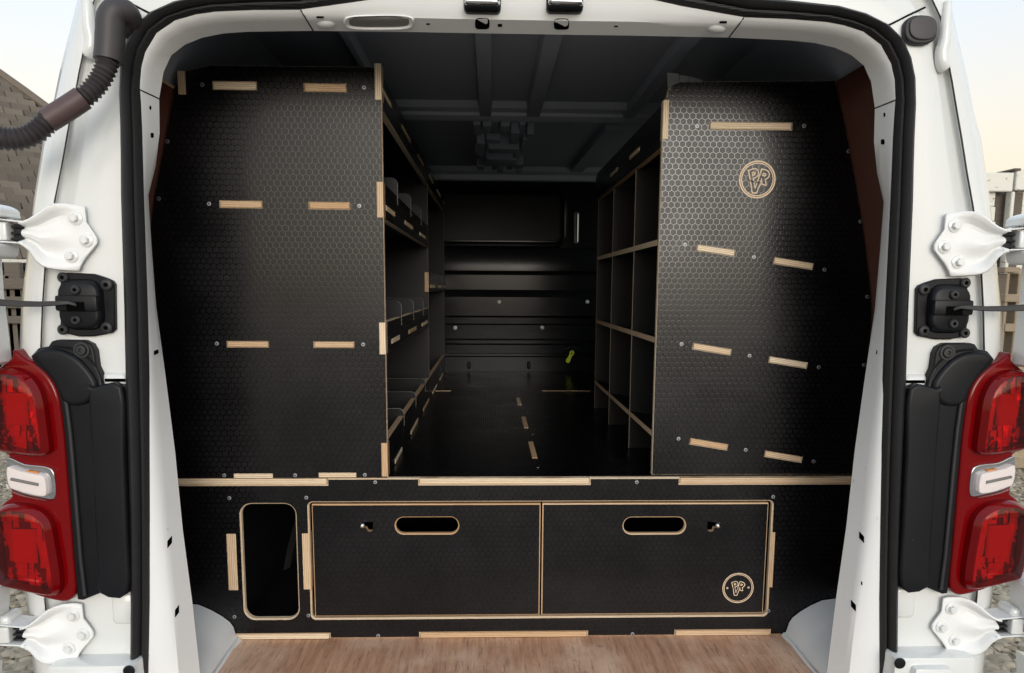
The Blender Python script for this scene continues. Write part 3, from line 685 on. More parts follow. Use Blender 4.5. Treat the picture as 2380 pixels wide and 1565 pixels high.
def lamp(s, label):
    root = bpy.data.objects.new('tail_light', None); COL.objects.link(root); place(root, van); root['label'] = label
    prism('lamp_housing', smooth_loop(OUT, 3), -.022, .03, 'red_body', root, s, .007, tilt=.10)
    for a in (UP_, LO_):
        lp = smooth_loop(a, 3); lp = [P(x, y, 0) for x, y in lp]; lp = [(p.x, p.z) for p in lp]; xc = max(p[0] for p in lp)
        TY = lambda u, y: y + .10 * (xc - u)
        def ring(d_, y): return [MX(Vector((u, TY(u, y), v)), s) for u, v in (offset_loop(lp, d_) if d_ else lp)]
        # moulded bezel with a wide sloping edge, then a thin inner step
        bm = bmesh.new(); bm_grid(bm, [ring(0, -.010), ring(0, -.026), ring(.0012, -.034), ring(.0085, -.0455), ring(.0095, -.0462), ring(.0104, -.0455), ring(.0112, -.036), ring(.0120, -.024)], True); obj('lens_bezel', bm, 'red_body', root, 24, recalc=True)
        # faceted reflector behind the lens
        inn = offset_loop(lp, .0105); bm = bmesh.new(); xs = [p[0] for p in inn]; zs = [p[1] for p in inn]; nx2, nz2 = 9, 12
        def pip(x, z):
            c_ = False
            for (x1, z1), (x2, z2) in zip(inn, inn[1:] + inn[:1]):
                if (z1 > z) != (z2 > z) and x < (x2 - x1) * (z - z1) / (z2 - z1) + x1: c_ = not c_
            return c_
        for i in range(nx2):
            for j in range(nz2):
                u0, u1 = [lerp(min(xs), max(xs), (i + k) / nx2) for k in (0, 1)]; v0, v1 = [lerp(min(zs), max(zs), (j + k) / nz2) for k in (0, 1)]
                if not pip((u0 + u1) / 2, (v0 + v1) / 2): continue
                mid = 1.5 < i < 5.5 and 3.5 < j < 8.5
                if mid:                      # fine upright flutes of the bulb optic
                    for k in range(3):
                        ua_, ub_ = lerp(u0, u1, k / 3), lerp(u0, u1, (k + 1) / 3); um = (ua_ + ub_) / 2
                        bm_grid(bm, [[MX(Vector((u, TY(u, y), v)), s) for u, y in ((ua_, -.026), (um, -.031), (ub_, -.026))] for v in (v0, v1)])
                else:
                    ph_ = math.sin(i * 1.3 + j * .4) * .003; dd = [ph_ + random.uniform(-.0018, .0018) for _ in range(4)]
                    bm_grid(bm, [[MX(Vector((u0, TY(u0, -.022 + dd[0]), v0)), s), MX(Vector((u1, TY(u1, -.022 + dd[1]), v0)), s)], [MX(Vector((u0, TY(u0, -.022 + dd[2]), v1)), s), MX(Vector((u1, TY(u1, -.022 + dd[3]), v1)), s)]])
        obj('reflector_facets', bm, 'reflector', root, None, recalc=False)
        bm = bmesh.new(); dome = [ring(.0096, -.0456), ring(.018, -.0480), ring(.032, -.0490)]
        vr = bm_grid(bm, dome, True)
        for t3 in tessellate_polygon([[Vector((p.x, p.z, 0)) for p in dome[-1]]]): bm.faces.new([vr[-1][i] for i in t3])
        obj('red_lens', bm, 'red_lens', root, 60, 'red outer lens')
    prism('reversing_reflector', smooth_loop(WH_, 3), -.022, -.012, 'chrome', root, s, .002, tilt=.10)
    d = prism('reversing_diffuser', smooth_loop(WHI, 3), -.031, -.02, 'lamp_back', root, s, .003, tilt=.10)
    a, b = P(46, 1106, 0), P(112, 1117, 0)
    tube('filament_slot', [MX(Vector((p.x, -.0315 + .1 * (P(130, 1100, 0).x - p.x), p.z)), s) for p in (a, lerp(a, b, .5), b)], .0030, 'recess_shadow', root, 8)
    c = P(78, 1090, 0); tube('indicator_bulb', [MX(Vector((c.x, -.021, c.z)), s), MX(Vector((c.x + .02, -.021, c.z - .002)), s)], .0022, 'amber_bulb', root, 8)
    prism('clear_lens', smooth_loop(WH_, 3), -.036, -.014, 'clear_lens', root, s, .006, tilt=.10, smooth=60, label='clear reversing light lens')
    return root
lamp(1, 'left tail light, red with a clear band'); lamp(-1, 'right tail light, red with a clear band')
# --- black filler panels beside the lights
FIL = [(83, 827), (100, 808), (123, 804), (131, 792), (142, 789), (203, 790), (221, 799), (229, 814), (234, 851), (244, 872), (247, 892), (303, 892), (308, 1050), (313, 1233), (314, 1369), (249, 1369), (203, 1388), (190, 1387), (180, 1300), (168, 1160), (156, 1000), (148, 940), (138, 906), (118, 872), (94, 848)]
for s in (1, -1):
    root = bpy.data.objects.new('lamp_filler_panel', None); COL.objects.link(root); place(root, van)
    prism('panel_base', FIL, -.016, .004, 'black_plastic', root, s, .004)
    prism('panel_step', smooth_loop([(224, 902), (236, 896), (300, 896), (306, 1050), (312, 1233), (313, 1366), (250, 1366), (244, 1300), (232, 1050)], 3), -.030, -.012, 'black_plastic', root, s, .006)
    bm = bmesh.new(); ed = [(96, 846), (120, 866), (140, 900), (151, 940), (159, 1000), (168, 1100), (176, 1200), (184, 1300), (194, 1384)]
    bm_tube(bm, [MX(P(x + 4, y, -.018), s) for x, y in ed], .0042, 8); obj('edge_bead', bm, 'rubber', root, 60)
    bm = bmesh.new(); bm_tube(bm, catmull([MX(P(x, y, -.0165), s) for x, y in ((124, 806), (150, 808), (178, 814), (200, 828), (222, 850))], 4), .0022, 6); obj('panel_rib', bm, 'black_plastic', root, 60)
    prism('panel_shoulder', smooth_loop([(92, 828), (104, 812), (126, 808), (160, 812), (190, 826), (212, 846), (232, 872), (240, 898), (222, 930), (190, 940), (160, 930), (146, 898), (126, 868)], 3), -.024, -.012, 'black_plastic', root, s, .009, smooth=70)
    c = P(202, 812, 0); bm = bmesh.new(); lathe_bm(bm, [(.014, 0), (.0145, -.003), (.0105, -.0032), (.010, -.001), (.0085, -.0055), (.0040, -.0058), (.0038, -.003), (.0003, -.003)], lambda u, v, h: (c.x * s + u, -.0158 + h, c.z + v), 20); obj('torx_screw', bm, 'rubber', root, 40)

# --- rubber cable hose and the blanking plug opposite
Z1 = lambda x, y: (x * .2903, y * .2903)
def hose_pts(l, ys): return [P(*Z1(x, y), Y) for (x, y), Y in zip(l, ys)]
root = bpy.data.objects.new('cable_hose', None); COL.objects.link(root); place(root, van); root['label'] = 'corrugated rubber cable hose leading from the left pillar to the open door'
e = catmull(hose_pts([(1045, 225), (1050, 165), (1010, 105), (940, 95), (893, 150), (884, 260), (878, 380), (868, 490)], [-.002, -.020, -.036, -.046, -.050, -.052, -.054, -.056]), 6)
n = len(e); tube('hose_sleeve', e, [lerp(.016, .0232, min(1, i / (n * .45))) for i in range(n)], 'hose_rubber', root, 20)
c = P(*Z1(1040, 190), 0); bm = bmesh.new(); lathe_bm(bm, [(.022, .004), (.023, -.006), (.018, -.012), (.004, -.013)], lambda u, v, h: (c.x + u * .75, h, c.z + v * 1.25), 22); obj('hose_grommet', bm, 'hose_rubber', root, 50)
def bellows(l, ys, r_, pitch, nm='hose_bellows'):
    c_ = catmull(hose_pts(l, ys), 40); out = [c_[0]]; L = 0; rad = [r_]
    for a, b in zip(c_[:-1], c_[1:]):
        L += (b - a).length; ph = (L / pitch) % 1; out.append(b); rad.append(r_ * (1 + .13 * (1 - 2 * abs(2 * ph - 1))))
    return tube(nm, out, rad, 'hose_rubber', root, 18, 25)
bellows([(866, 485), (842, 560), (795, 650), (722, 738), (645, 800)], [-.056, -.060, -.064, -.07, -.075], .0160, .0078)
e = catmull(hose_pts([(665, 785), (560, 855), (470, 912), (375, 970)], [-.074, -.081, -.088, -.095]), 6); t = NT('hose_joint'); o = t.obj(); t.set(col=t.mixc(t.noise(o, 22, 5, .65), (.055, .034, .036), (.105, .068, .066)), rough=.5, spec=.4); MAT['hose_joint'] = t.m
tube('hose_joint', e, .0192, 'hose_joint', root, 20)
bellows([(392, 958), (300, 1048), (200, 1100), (80, 1116), (-60, 1096), (-220, 1060)], [-.094, -.10, -.106, -.112, -.118, -.125], .0170, .0078)
root = bpy.data.objects.new('blanking_plug', None); COL.objects.link(root); place(root, van); root['label'] = 'oval rubber plug in the right pillar above the opening'
c = P(2133, 72, 0)
prism('plug_body', oval(2134, 73, 38, 34, 32, 2.5), -.010, .004, 'rubber', root, 1, .004)
prism('plug_face', oval(2137, 70, 32, 28, 32, 2.5), -.0135, -.006, 'hose_rubber', root, 1, .002)
# --- grime streak at the right-hand roof seam
# --- open rear doors (swung back 180 degrees, beside the body)
for s, lb in ((1, 'left rear door, swung fully open'), (-1, 'right rear door, swung fully open')):
    root = bpy.data.objects.new('rear_door', None); COL.objects.link(root); place(root, van); root['label'] = lb
    ed = [(2, 572), (8, 600), (14, 690), (24, 770), (31, 838), (26, 844), (-60, 850), (-90, 900), (-92, 1300), (-50, 1334), (10, 1346), (26, 1356), (27, 1378), (24, 1430), (16, 1474), (4, 1478), (-8, 1462), (-30, 1475), (-30, 1540), (10, 1530), (6, 1600), (0, 1700)]
    lp = [P(x, y, 0) for x, y in ed]; lp = [(p.x * s, p.z) for p in lp]
    xo = -1.62 * s; lp = lp + [(xo, lp[-1][1]), (xo, 1.85), (-1.20 * s, 1.86), (-1.02 * s, 1.62), (-.99 * s, 1.50)]
    plate('door_panel', [lp], -.075, -.005, ('white_paint', 'white_paint'), root, cham=.006, smooth=40)
    W = lambda x, y, Y: MX(P(*Z2(x, y), 0) + Vector((0, Y, 0)), s)
    for dx, dz, cov in ((0, 0, True), (-.057, -.748, False)):
        def bx(nm, x0, x1, y0, y1, Ya, Yb, bv=.004, mt='white_paint'):
            a, b = W(x0, y1, 0), W(x1, y0, 0); bm = bmesh.new(); bm_box(bm, min(a.x, b.x) + dx * s, max(a.x, b.x) + dx * s, Ya, Yb, a.z + dz, b.z + dz); bevel(bm, bv, 3); return obj(nm, bm, mt, root, 40)
        bx('hinge_block', -80, 158, 340, 482, -.040, .004); bx('block_pocket', -40, 60, 365, 452, -.0415, -.03, .001, 'recess_shadow')
        if cov:
            lpn = smooth_loop([(-60, 180), (0, 184), (90, 205), (150, 238), (160, 270), (152, 302), (0, 300), (-60, 300)], 4); prism('hinge_cover', [Z2(*q) for q in lpn], -.060, .0, 'white_paint', root, s, .010)
            lpn = smooth_loop([(-60, 510), (0, 506), (120, 508), (152, 520), (150, 570), (130, 605), (60, 616), (-60, 600)], 4); prism('hinge_cover', [Z2(*q) for q in lpn], -.060, .0, 'white_paint', root, s, .010)
        else:
            bx('hinge_knuckle', 60, 150, 250, 350, -.035, .012, .012)

# --- interior of the load bay
ROOF = 1.945
t = NT('beam_paint'); o = t.obj(); d = t.noise(o, 12, 5, .65); t.set(col=t.mixc(d, (.50, .53, .58), (.66, .68, .72)), rough=t.mixf(d, .25, .5), spec=.5); MAT['beam_paint'] = t.m
box('roof_lining', -.84, .84, .19, 2.52, ROOF, ROOF + .01, 'dark_roof', van)
def roofbox(nm, x0, x1, Y0, Y1, dz, bev=.006, xb0=None, xb1=None):
    bm = bmesh.new(); q = [(x0, Y0), (x1, Y0), (xb1 if xb1 is not None else x1, Y1), (xb0 if xb0 is not None else x0, Y1)]
    ins = .006
    lo_ = [bm.verts.new((x + (ins if i in (0, 3) else -ins), y, ROOF - dz)) for i, (x, y) in enumerate(q)]; hi = [bm.verts.new((x, y, ROOF - .0005)) for x, y in q]
    bm.faces.new(lo_); bm.faces.new(hi[::-1])
    for i in range(4): bm.faces.new((lo_[i], lo_[(i + 1) % 4], hi[(i + 1) % 4], hi[i]))
    bevel(bm, bev * .5, 2); return obj(nm, bm, 'dark_roof', van, 40)
for xa, xb, ya, yb_ in ((1112, 1145, 262, 86), (1219, 1256, 262, 86), (1436, 1468, 268, 86), (868, 890, 200, 86)):
    p0 = PZ(xa, ya, ROOF); p1 = PZ(xb, ya, ROOF); roofbox('roof_rib', p0.x, p1.x, .25, p0.y if p0.y < 1.3 else 1.2, .026)
tube('rib_bright_line', [PZ(1447, 268, ROOF - .016), PZ(1600, 86, ROOF - .016)], .0022, 'steel', van, 6)  # steel tube that draws the bright line along this rib
yb0 = PZ(1200, 240, ROOF).y; yb1 = PZ(1200, 284, ROOF).y
bm = bmesh.new(); prof = [(yb0 - .03, ROOF - .0005), (yb0, ROOF - .016), (yb0 + .05, ROOF - .018), (yb0 + .055, ROOF - .010), (yb0 + .062, ROOF - .010), (yb0 + .07, ROOF - .024), (yb0 + .10, ROOF - .032), (yb0 + .14, ROOF - .028), (yb0 + .17, ROOF - .0005)]
bm_grid(bm, [[(x, y, z) for y, z in prof] for x in (-.83, -.4, 0, .4, .83)]); obj('roof_crossmember', bm, 'beam_paint', van, 25)
for k in range(7): box('beam_slot', -.62 + k * .2, -.62 + k * .2 + .13, yb0 + .052, yb0 + .064, ROOF - .0125, ROOF - .0095, 'gap_black', van)
p0, p1 = PZ(1700 * 0 + 1330, 395, ROOF), PZ(1420, 285, ROOF); 
bm = bmesh.new(); a0, a1 = PZ(1322, 396, ROOF), PZ(1408, 290, ROOF)
q0 = [a0, a0 + Vector((.06, 0, 0)), a1 + Vector((.06, 0, 0)), a1]
lo_ = [bm.verts.new((p.x, p.y, ROOF - .02)) for p in q0]; hi = [bm.verts.new((p.x, p.y, ROOF - .0005)) for p in q0]; bm.faces.new(lo_)
for i in range(4): bm.faces.new((lo_[i], lo_[(i + 1) % 4], hi[(i + 1) % 4], hi[i]))
obj('roof_rib', bm, 'dark_roof', van)
bm = bmesh.new(); prof = [(2.36, ROOF - .0005), (2.39, ROOF - .02), (2.47, ROOF - .025), (2.475, ROOF - .05), (2.51, ROOF - .055)]
bm_grid(bm, [[(x, y, z) for y, z in prof] for x in (-.83, 0, .83)]); obj('roof_crossmember', bm, 'beam_paint', van, 25)
# moulded bracket under the roof between the cross members
root = bpy.data.objects.new('roof_bracket', None); COL.objects.link(root); place(root, van); root['label'] = 'black moulded bracket fixed under the middle of the roof'
def BZ(x, y): return (1600 + x / 3.967) * .649, (400 + y / 3.967) * .649
def bpart(x0, x1, y0, y1, h, dz0=0, mt='dark_roof'):
    a = PZ(*BZ(x0, y1), ROOF - .03); b = PZ(*BZ(x1, y0), ROOF - .03); bm = bmesh.new()
    bm_box(bm, a.x, b.x, min(a.y, b.y), max(a.y, b.y), ROOF - h, ROOF - .0006 - dz0); bevel(bm, .004, 2); obj('bracket_block', bm, mt, root, 40)
bpart(390, 1150, 165, 830, .012)
for q in ((390, 480, 170, 320, .035), (515, 640, 170, 270, .04), (640, 740, 175, 340, .025), (760, 900, 170, 290, .04), (890, 1040, 230, 385, .05), (1010, 1120, 170, 290, .035), (1125, 1245, 265, 330, .045), (440, 540, 380, 530, .05), (560, 760, 380, 450, .035), (590, 1030, 440, 500, .055),
          (410, 530, 520, 570, .045), (640, 940, 520, 560, .03), (940, 1030, 530, 590, .05), (1040, 1170, 400, 570, .03), (455, 545, 580, 660, .04), (560, 1000, 600, 690, .055), (460, 630, 660, 730, .04), (430, 530, 735, 780, .045), (640, 700, 710, 820, .035), (715, 810, 735, 830, .045), (850, 950, 720, 830, .03), (945, 1090, 725, 780, .04), (980, 1080, 785, 830, .045), (430, 530, 795, 830, .03)): bpart(*q)
# side walls: plywood lining below, dark pressing above
edgeL = [(405, 205), (390, 290), (375, 370), (360, 450), (349, 530), (344, 620), (346, 800), (362, 1000), (380, 1112), (400, 1300), (420, 1480)]
EL = [P(x, y, FY) for x, y in edgeL]
edgeR = [(1941, 188), (1957, 260), (1972, 330), (1990, 430), (2006, 530), (2020, 640), (2026, 720), (2023, 800), (2014, 880), (1994, 1020), (1982, 1102), (1965, 1300), (1950, 1480)]
ER = [P(x, y, .325) for x, y in edgeR]
def side_lining(E_, s, y0, y1):
    rows = [[Vector((p.x + s * .006, y, p.z)) for p in E_] for y in (y0, .6, y1)]
    g_ = grid('side_lining', rows, 'lining_ply', van, 60, label='reddish brown plywood lining on the load bay wall'); md = g_.modifiers.new('t', 'SOLIDIFY'); md.thickness = .006; md.offset = 0
side_lining(EL, -1, .14, 2.48)
side_lining(ER[:], 1, .14, 1.36)
tube('lining_edge', [Vector((EL[0].x - .006, .139, EL[0].z + .003)), Vector((EL[0].x - .006, .9, EL[0].z + .003))], .0042, 'ply_x', van, 6)
# dark upper walls
for s, top in ((-1, EL[0]), (1, ER[0])):
    x0 = abs(top.x) + .012
    prof = [(x0 + .012, top.z - .02), (x0 + .006, top.z), (x0 - .02, top.z + .06), (x0 - .06, ROOF - .02), (x0 - .14, ROOF + .003)]
    y0 = .19
    segs = [(.19, 2.5)] if s < 0 else [(.19, WY0), (WY1, 2.5)]
    for a, b in segs: grid('upper_wall', [[Vector((s * x, y, z)) for x, z in prof] for y in (a, b)], 'dark_roof', van, 60)
# right-hand wall behind the rack: dark panel framing the unseen window
XW = .86
box('door_inner_panel', XW, XW + .02, 1.36, 2.5, .5, 1.30, 'dark_roof', van); box('door_inner_panel', XW - .02, XW + .0, 2.41, 2.5, 1.30, 1.95, 'dark_roof', van)
for pl_ in ([(1551, 169), (1578, 172), (1577, 192), (1566, 204), (1553, 214)], [(1580, 175), (1600, 177), (1600, 189), (1579, 191)], [(1602, 178), (1633, 187), (1633, 191), (1602, 190)]):
    q = [P(x, y, .62) for x, y in pl_]; plate('white_patch', [[(p.x, p.z) for p in q]], .62, .624, ('white_plastic', 'white_plastic'), van)  # small white plates for the pale patch above the right rack
# --- bulkhead
BY = 2.50; root = bpy.data.objects.new('bulkhead', None); COL.objects.link(root); place(root, van); root['label'] = 'ribbed dark steel bulkhead at the front of the load bay'
pr = [(380, 0), (575, 0), (579, -.018), (584, -.022), (630, -.022), (636, -.004), (640, 0), (674, 0), (678, -.012), (682, -.008), (688, -.016), (691, -.022), (734, -.022), (739, .012), (753, .012), (756, -.012), (787, -.012), (790, -.016), (792, .008), (799, .008), (802, -.016), (821, -.014), (823, .004), (828, .004), (830, -.014), (862, -.014), (900, -.014)]
pr = [(P(1200, y, BY).z, d_) for y, d_ in pr]
grid('bulkhead_sheet', [[Vector((x, BY + d_, z)) for z, d_ in pr] for x in (-.84, -.3, .2, .84)], 'dark_bulkhead', root, 20)
def bframe(x0, x1, y0, y1, r0):
    a, b = P(x0, y1, BY), P(x1, y0, BY); bm = bmesh.new(); rr = []
    for ins, d_ in ((-.018, 0), (-.010, -.012), (0, -.014), (.008, -.004), (.012, -.010), (.018, -.010), (.024, .004)):
        rr.append([Vector((u, BY - .001 + d_, v)) for u, v in rrect(a.x + ins, b.x - ins, a.z + ins, b.z - ins, max(.008, r0 - ins), 8)])
    bm_grid(bm, rr, True); obj('window_frame', bm, 'dark_bulkhead', root, 30)
    plate('window_blank', [rrect(a.x + .02, b.x - .02, a.z + .02, b.z - .02, r0 - .02)], BY - .004, BY - .001, ('black_plastic', 'black_plastic'), root)
bframe(900, 1312, 446, 566, .05)
a, b = P(1334, 566, BY), P(1344, 494, BY); bm = bmesh.new(); rr = []
for ins, d_ in ((-.004, 0), (0, -.012), (.006, -.014), (.010, -.004)): rr.append([Vector((u, BY + d_, v)) for u, v in rrect(a.x + ins - .001, b.x - ins + .001, a.z + ins, b.z - ins, .0100 - min(ins, .0060) * .9, 6)])
bm_grid(bm, rr, True); bm.faces.new(list(bm.verts)[-len(rr[-1]):]); obj('pressed_slot', bm, 'steel', root, 40)
for x, y in ((1160, 702), (1365, 702), (1058, 762), (1260, 762)):
    c = P(x, y, BY - .022); bm = bmesh.new(); lathe_bm(bm, [(.0105, .02), (.0105, -.001), (.0085, -.005), (.004, -.007), (.0005, -.0072)], lambda u, v, h: (c.x + u, c.y + h, c.z + v), 16); obj('cap_bolt', bm, 'white_plastic', root, 60)
for x, y in ((1090, 850), (1229, 850)):
    c = P(x, y, BY - .02); bm = bmesh.new(); bm_box(bm, c.x - .008, c.x + .008, c.y - .03, c.y + .01, c.z - .016, c.z + .02); bevel(bm, .007, 3); obj('drain_loop', bm, 'black_plastic', root, 40)
for x0, x1, y in ((1032, 1066, 443), (1030, 1062, 440), (1240, 1290, 437)): tube('pressed_crease', [P(x0, y, BY), P(x1, y, BY)], .0025, 'dark_bulkhead', root, 6)
# key recess (half dome)
c = P(1327, 824, BY - .016); bm = bmesh.new(); bm_tube(bm, [Vector((c.x + .042 * math.cos(a_), c.y - .006, c.z + .036 * math.sin(a_))) for a_ in [math.pi * k / 14 for k in range(15)]], [.003 + .005 * math.sin(math.pi * k / 14) for k in range(15)], 10); obj('key_recess', bm, 'dark_bulkhead', root, 60)
# --- floor pan, wheel arch corners
box('load_floor', -.86, .86, -.02, 2.52, FLOOR - .05, FLOOR - .012, 'white_inner', van)
for s in (1, -1):
    pts = [(430, 1405), (452, 1418), (480, 1430), (505, 1444), (524, 1458), (533, 1470), (538, 1486), (541, 1493), (549, 1496), (556, 1500)]
    q = [P(x, y, .27) for x, y in pts]
    q[-1].z = FLOOR - .010; q[0].x = -.85
    rows = [[MX(Vector((p.x - (.004 if False else 0), y, p.z - d_)), s) for p in q] for y, d_ in ((.297, .0), (.22, .012), (.20, .018), (.188, .017), (.05, .040), (-.03, .055), (-.05, .09))]
    grid('sill_corner', rows, 'white_inner', van, 22)
    tube('sill_bead', [MX(Vector((q[7].x + .004, y, FLOOR + .004 - k_)), s) for y, k_ in ((.296, 0), (.2, .004), (.0, .012))], .0045, 'white_inner', van, 8)
# --- bumper and wheels so that it stands on the yard
box('rear_bumper', -.93, .93, -.14, .02, .28, .47, 'black_plastic', van, .03, 3)
for yw, nm in ((.95, 'r'), (3.95, 'f')):
    for s in (-1, 1):
        root = bpy.data.objects.new('wheel', None); COL.objects.link(root); place(root, van)
        ax = lambda u, v, h: (s * (.86 - h), yw + u, .33 + v)
        bm = bmesh.new(); lathe_bm(bm, [(.21, 0), (.30, -.012), (.325, .02), (.33, .06), (.33, .15), (.325, .19), (.30, .21), (.21, .205)], ax, 36); obj('tyre', bm, 'tyre', root, 40)
        bm = bmesh.new(); lathe_bm(bm, [(.212, .01), (.20, .03), (.12, .045), (.10, .02), (.03, .015), (.002, .015)], ax, 28); obj('rim', bm, 'wheel_steel', root, 40)

# ================================================================ PLYWOOD FLOOR BOARD
pf = box('plywood_floor_board', -.668, .668, -.045, .46, FLOOR - .0115, FLOOR - .001, 'floor_ply', None, .001, 1)
tag(pf, 'worn reddish brown plywood board lying in front of the drawers', 'floor board')

# ================================================================ DRAWER UNIT
du = empty('drawer_unit', 'low black plywood drawer unit with pale edges spanning the van floor', 'drawer unit', (0, .9, FLOOR))
def X3(px, py=1121): return P(px, py, FY).x
def Z_(py, px=1190): return P(px, py, FY).z
XL, XR = -.815, .825
TH = .0145
nt_ = [(XL, X3(760)), (X3(975), X3(1370)), (X3(1580), XR)]
nb_ = [(X3(543, 1480), X3(766, 1480)), (X3(977, 1480), X3(1364, 1480)), (X3(1570, 1480), X3(1788, 1480))]
zt, zb = DECK, FLOOR; zn, zm = DECK - .0145, FLOOR + .0125
loop = [(XL, zb)]
for a, b in nb_: loop += [(a, zb), (a, zm), (b, zm), (b, zb)]
loop += [(XR, zb), (XR, zn), (nt_[2][0], zn), (nt_[2][0], zt), (nt_[1][1], zt), (nt_[1][1], zn), (nt_[1][0], zn), (nt_[1][0], zt), (nt_[0][1], zt), (nt_[0][1], zn), (XL, zn)]
hx0, hx1, hz0, hz1 = X3(564, 1300), X3(690, 1300), Z_(1439, 600), Z_(1172, 600)
ox0, ox1, oz0, oz1 = X3(721, 1300), X3(1789, 1300), Z_(1435), Z_(1167)
slot_holes = []
def vt(px0, px1, py0, py1): a, b = P(px0, py1, FY), P(px1, py0, FY); return a.x, b.x, a.z, b.z
vtabs = [vt(532, 548, 1241, 1372), vt(706, 720, 1240, 1370), vt(1788, 1802, 1237, 1365)]
fp = plate('front_panel', [loop, rrect(hx0, hx1, hz0, hz1, .026), rrect(ox0, ox1, oz0, oz1, .010)], FY, FY + TH, ('film_xz', 'ply_y'), du, cham=.0028)
def tabbox(x0, x1, y0, y1, z0, z1, ax, parent, mtx=None):
    """protruding tongue of a board: pale end grain; recorded in its own frame"""
    c = Vector(((x0 + x1) / 2, (y0 + y1) / 2, (z0 + z1) / 2)); bm = bmesh.new()
    hx, hy, hz = (x1 - x0) / 2, (y1 - y0) / 2, (z1 - z0) / 2
    bm_box(bm, -hx, hx, -hy, hy, -hz, hz); bevel(bm, .0007, 1)
    ob = add('joint_tab', finish(bm, 'joint_tab', 'ply_' + ax)); ob.location = c
    if mtx is not None: ob.rotation_euler = mtx
    place(ob, parent); return ob
for a, b in nt_: tabbox(a + .001, b - .001, FY - .0012, FY + .03, zn + .0005, zt - .0006, 'z', fp)
for a, b in nb_: tabbox(a + .001, b - .001, FY - .0008, FY + .03, zb + .0002, zm - .0006, 'z', fp)
for q in vtabs: tabbox(q[0], q[1], FY - .0014, FY + .02, q[2], q[3], 'x', fp)
for x, y in ((533, 1158), (712, 1157), (872, 1121), (1480, 1121), (1797, 1155), (545, 1434), (717, 1431), (879, 1478), (1470, 1474), (1786, 1420)): screw(P(x, y, FY), fp)
# deck board and what carries it
dk = plate('deck', [rect(XL, XR, FY + .0146, 2.478)], DECK - .0004, DECK - .0140, ('film_xy', 'ply_z'), du, 'xy')
for (x0, x1, y0, y1) in ((1201, 1211, 925, 942), (1213, 1227, 969, 995), (1229, 1248, 1027, 1065)):
    a, b = PZ(x0, y0, DECK), PZ(x1, y1, DECK); xc = (a.x + b.x) / 2; tabbox(xc - .0072, xc + .0072, b.y, a.y, DECK - .008, DECK + .0008, 'x', dk)
for x, y in ((1250, 1087), (1226, 957), (1205, 916), (1238, 1010)): screw(PZ(x, y, DECK + .0002), dk, (R(-90), 0, 0), .8)
for x0, x1, y in ((1039, 1066, 860), (1232, 1323, 860), (1012, 1048, 909), (1260, 1373, 909)):
    a, b = PZ(x0, y, DECK), PZ(x1, y, DECK); box('joint_line', a.x, b.x, a.y - .002, a.y + .003, DECK - .001, DECK + .0012, 'ply_z', dk)
for x in (hx0 - .03, hx1 + .018, ox1 + .012): box('upright', x - .0072, x + .0072, FY + .0150, 2.40, FLOOR, DECK - .0145, 'dark_inside', du)
box('rear_board', XL, XR, 2.41, 2.425, FLOOR, DECK - .0145, 'dark_inside', du); box('base_board', XL + .02, XR - .02, FY + .015, 2.40, FLOOR + .0003, FLOOR + .012, 'dark_inside', du)
# drawers
def drawer(x0, x1, z0, z1, hpx, latch, pin, label):
    root = bpy.data.objects.new('drawer', None); COL.objects.link(root); place(root, du); root['label'] = label
    y0 = FY + .0016
    a, b = P(hpx[0], 1241, y0), P(hpx[1], 1203, y0)
    l_ = [P(x, y, y0) for x, y in latch]
    fr = plate('drawer_front', [rect(x0, x1, z0, z1), rrect(a.x, b.x, a.z, b.z, (b.z - a.z) / 2 - .0005, 8), [(p.x, p.z) for p in l_]], y0, y0 + .0130, ('film_xz', 'ply_y'), root, cham=.0026, nocham=(2,))
    bm = bmesh.new()
    for q in ((x0 + .012, x0 + .022, y0 + .014, .95, z0 + .01, z1 - .03), (x1 - .022, x1 - .012, y0 + .014, .95, z0 + .01, z1 - .03), (x0 + .022, x1 - .022, y0 + .014, .94, z0 + .01, z0 + .02), (x0 + .022, x1 - .022, .94, .95, z0 + .01, z1 - .03)): bm_box(bm, *q)
    obj('drawer_box', bm, 'dark_inside', root)
    c = P(*pin, y0 - .006); bm = bmesh.new(); lathe_bm(bm, [(.0036, .016), (.0040, .004), (.0060, .002), (.0066, -.002), (.0050, -.0060), (.0006, -.0072)], lambda u, v, h: (c.x + u, c.y + h, c.z + v), 16); lt = obj('latch_pin', bm, 'chrome', root, 60)
    return root, fr
xm = X3(1257.5, 1300)
dz0, dz1 = oz0 + .0045, oz1 - .0050
d1, f1 = drawer(ox0 + .0065, xm - .0022, dz0, dz1, (920, 1065), ((838, 1214), (867, 1213), (867, 1232), (862, 1236), (855, 1235), (851, 1227), (838, 1227)), (842.5, 1221.5), 'wide drawer beside the tall open slot')
d2, f2 = drawer(xm + .0022, ox1 - .0085, dz0, dz1, (1449, 1593), ((1644, 1213), (1674, 1214), (1674, 1227), (1660, 1227), (1657, 1235), (1649, 1236), (1644, 1232)), (1668, 1221.5), 'wide drawer carrying the small round logo')
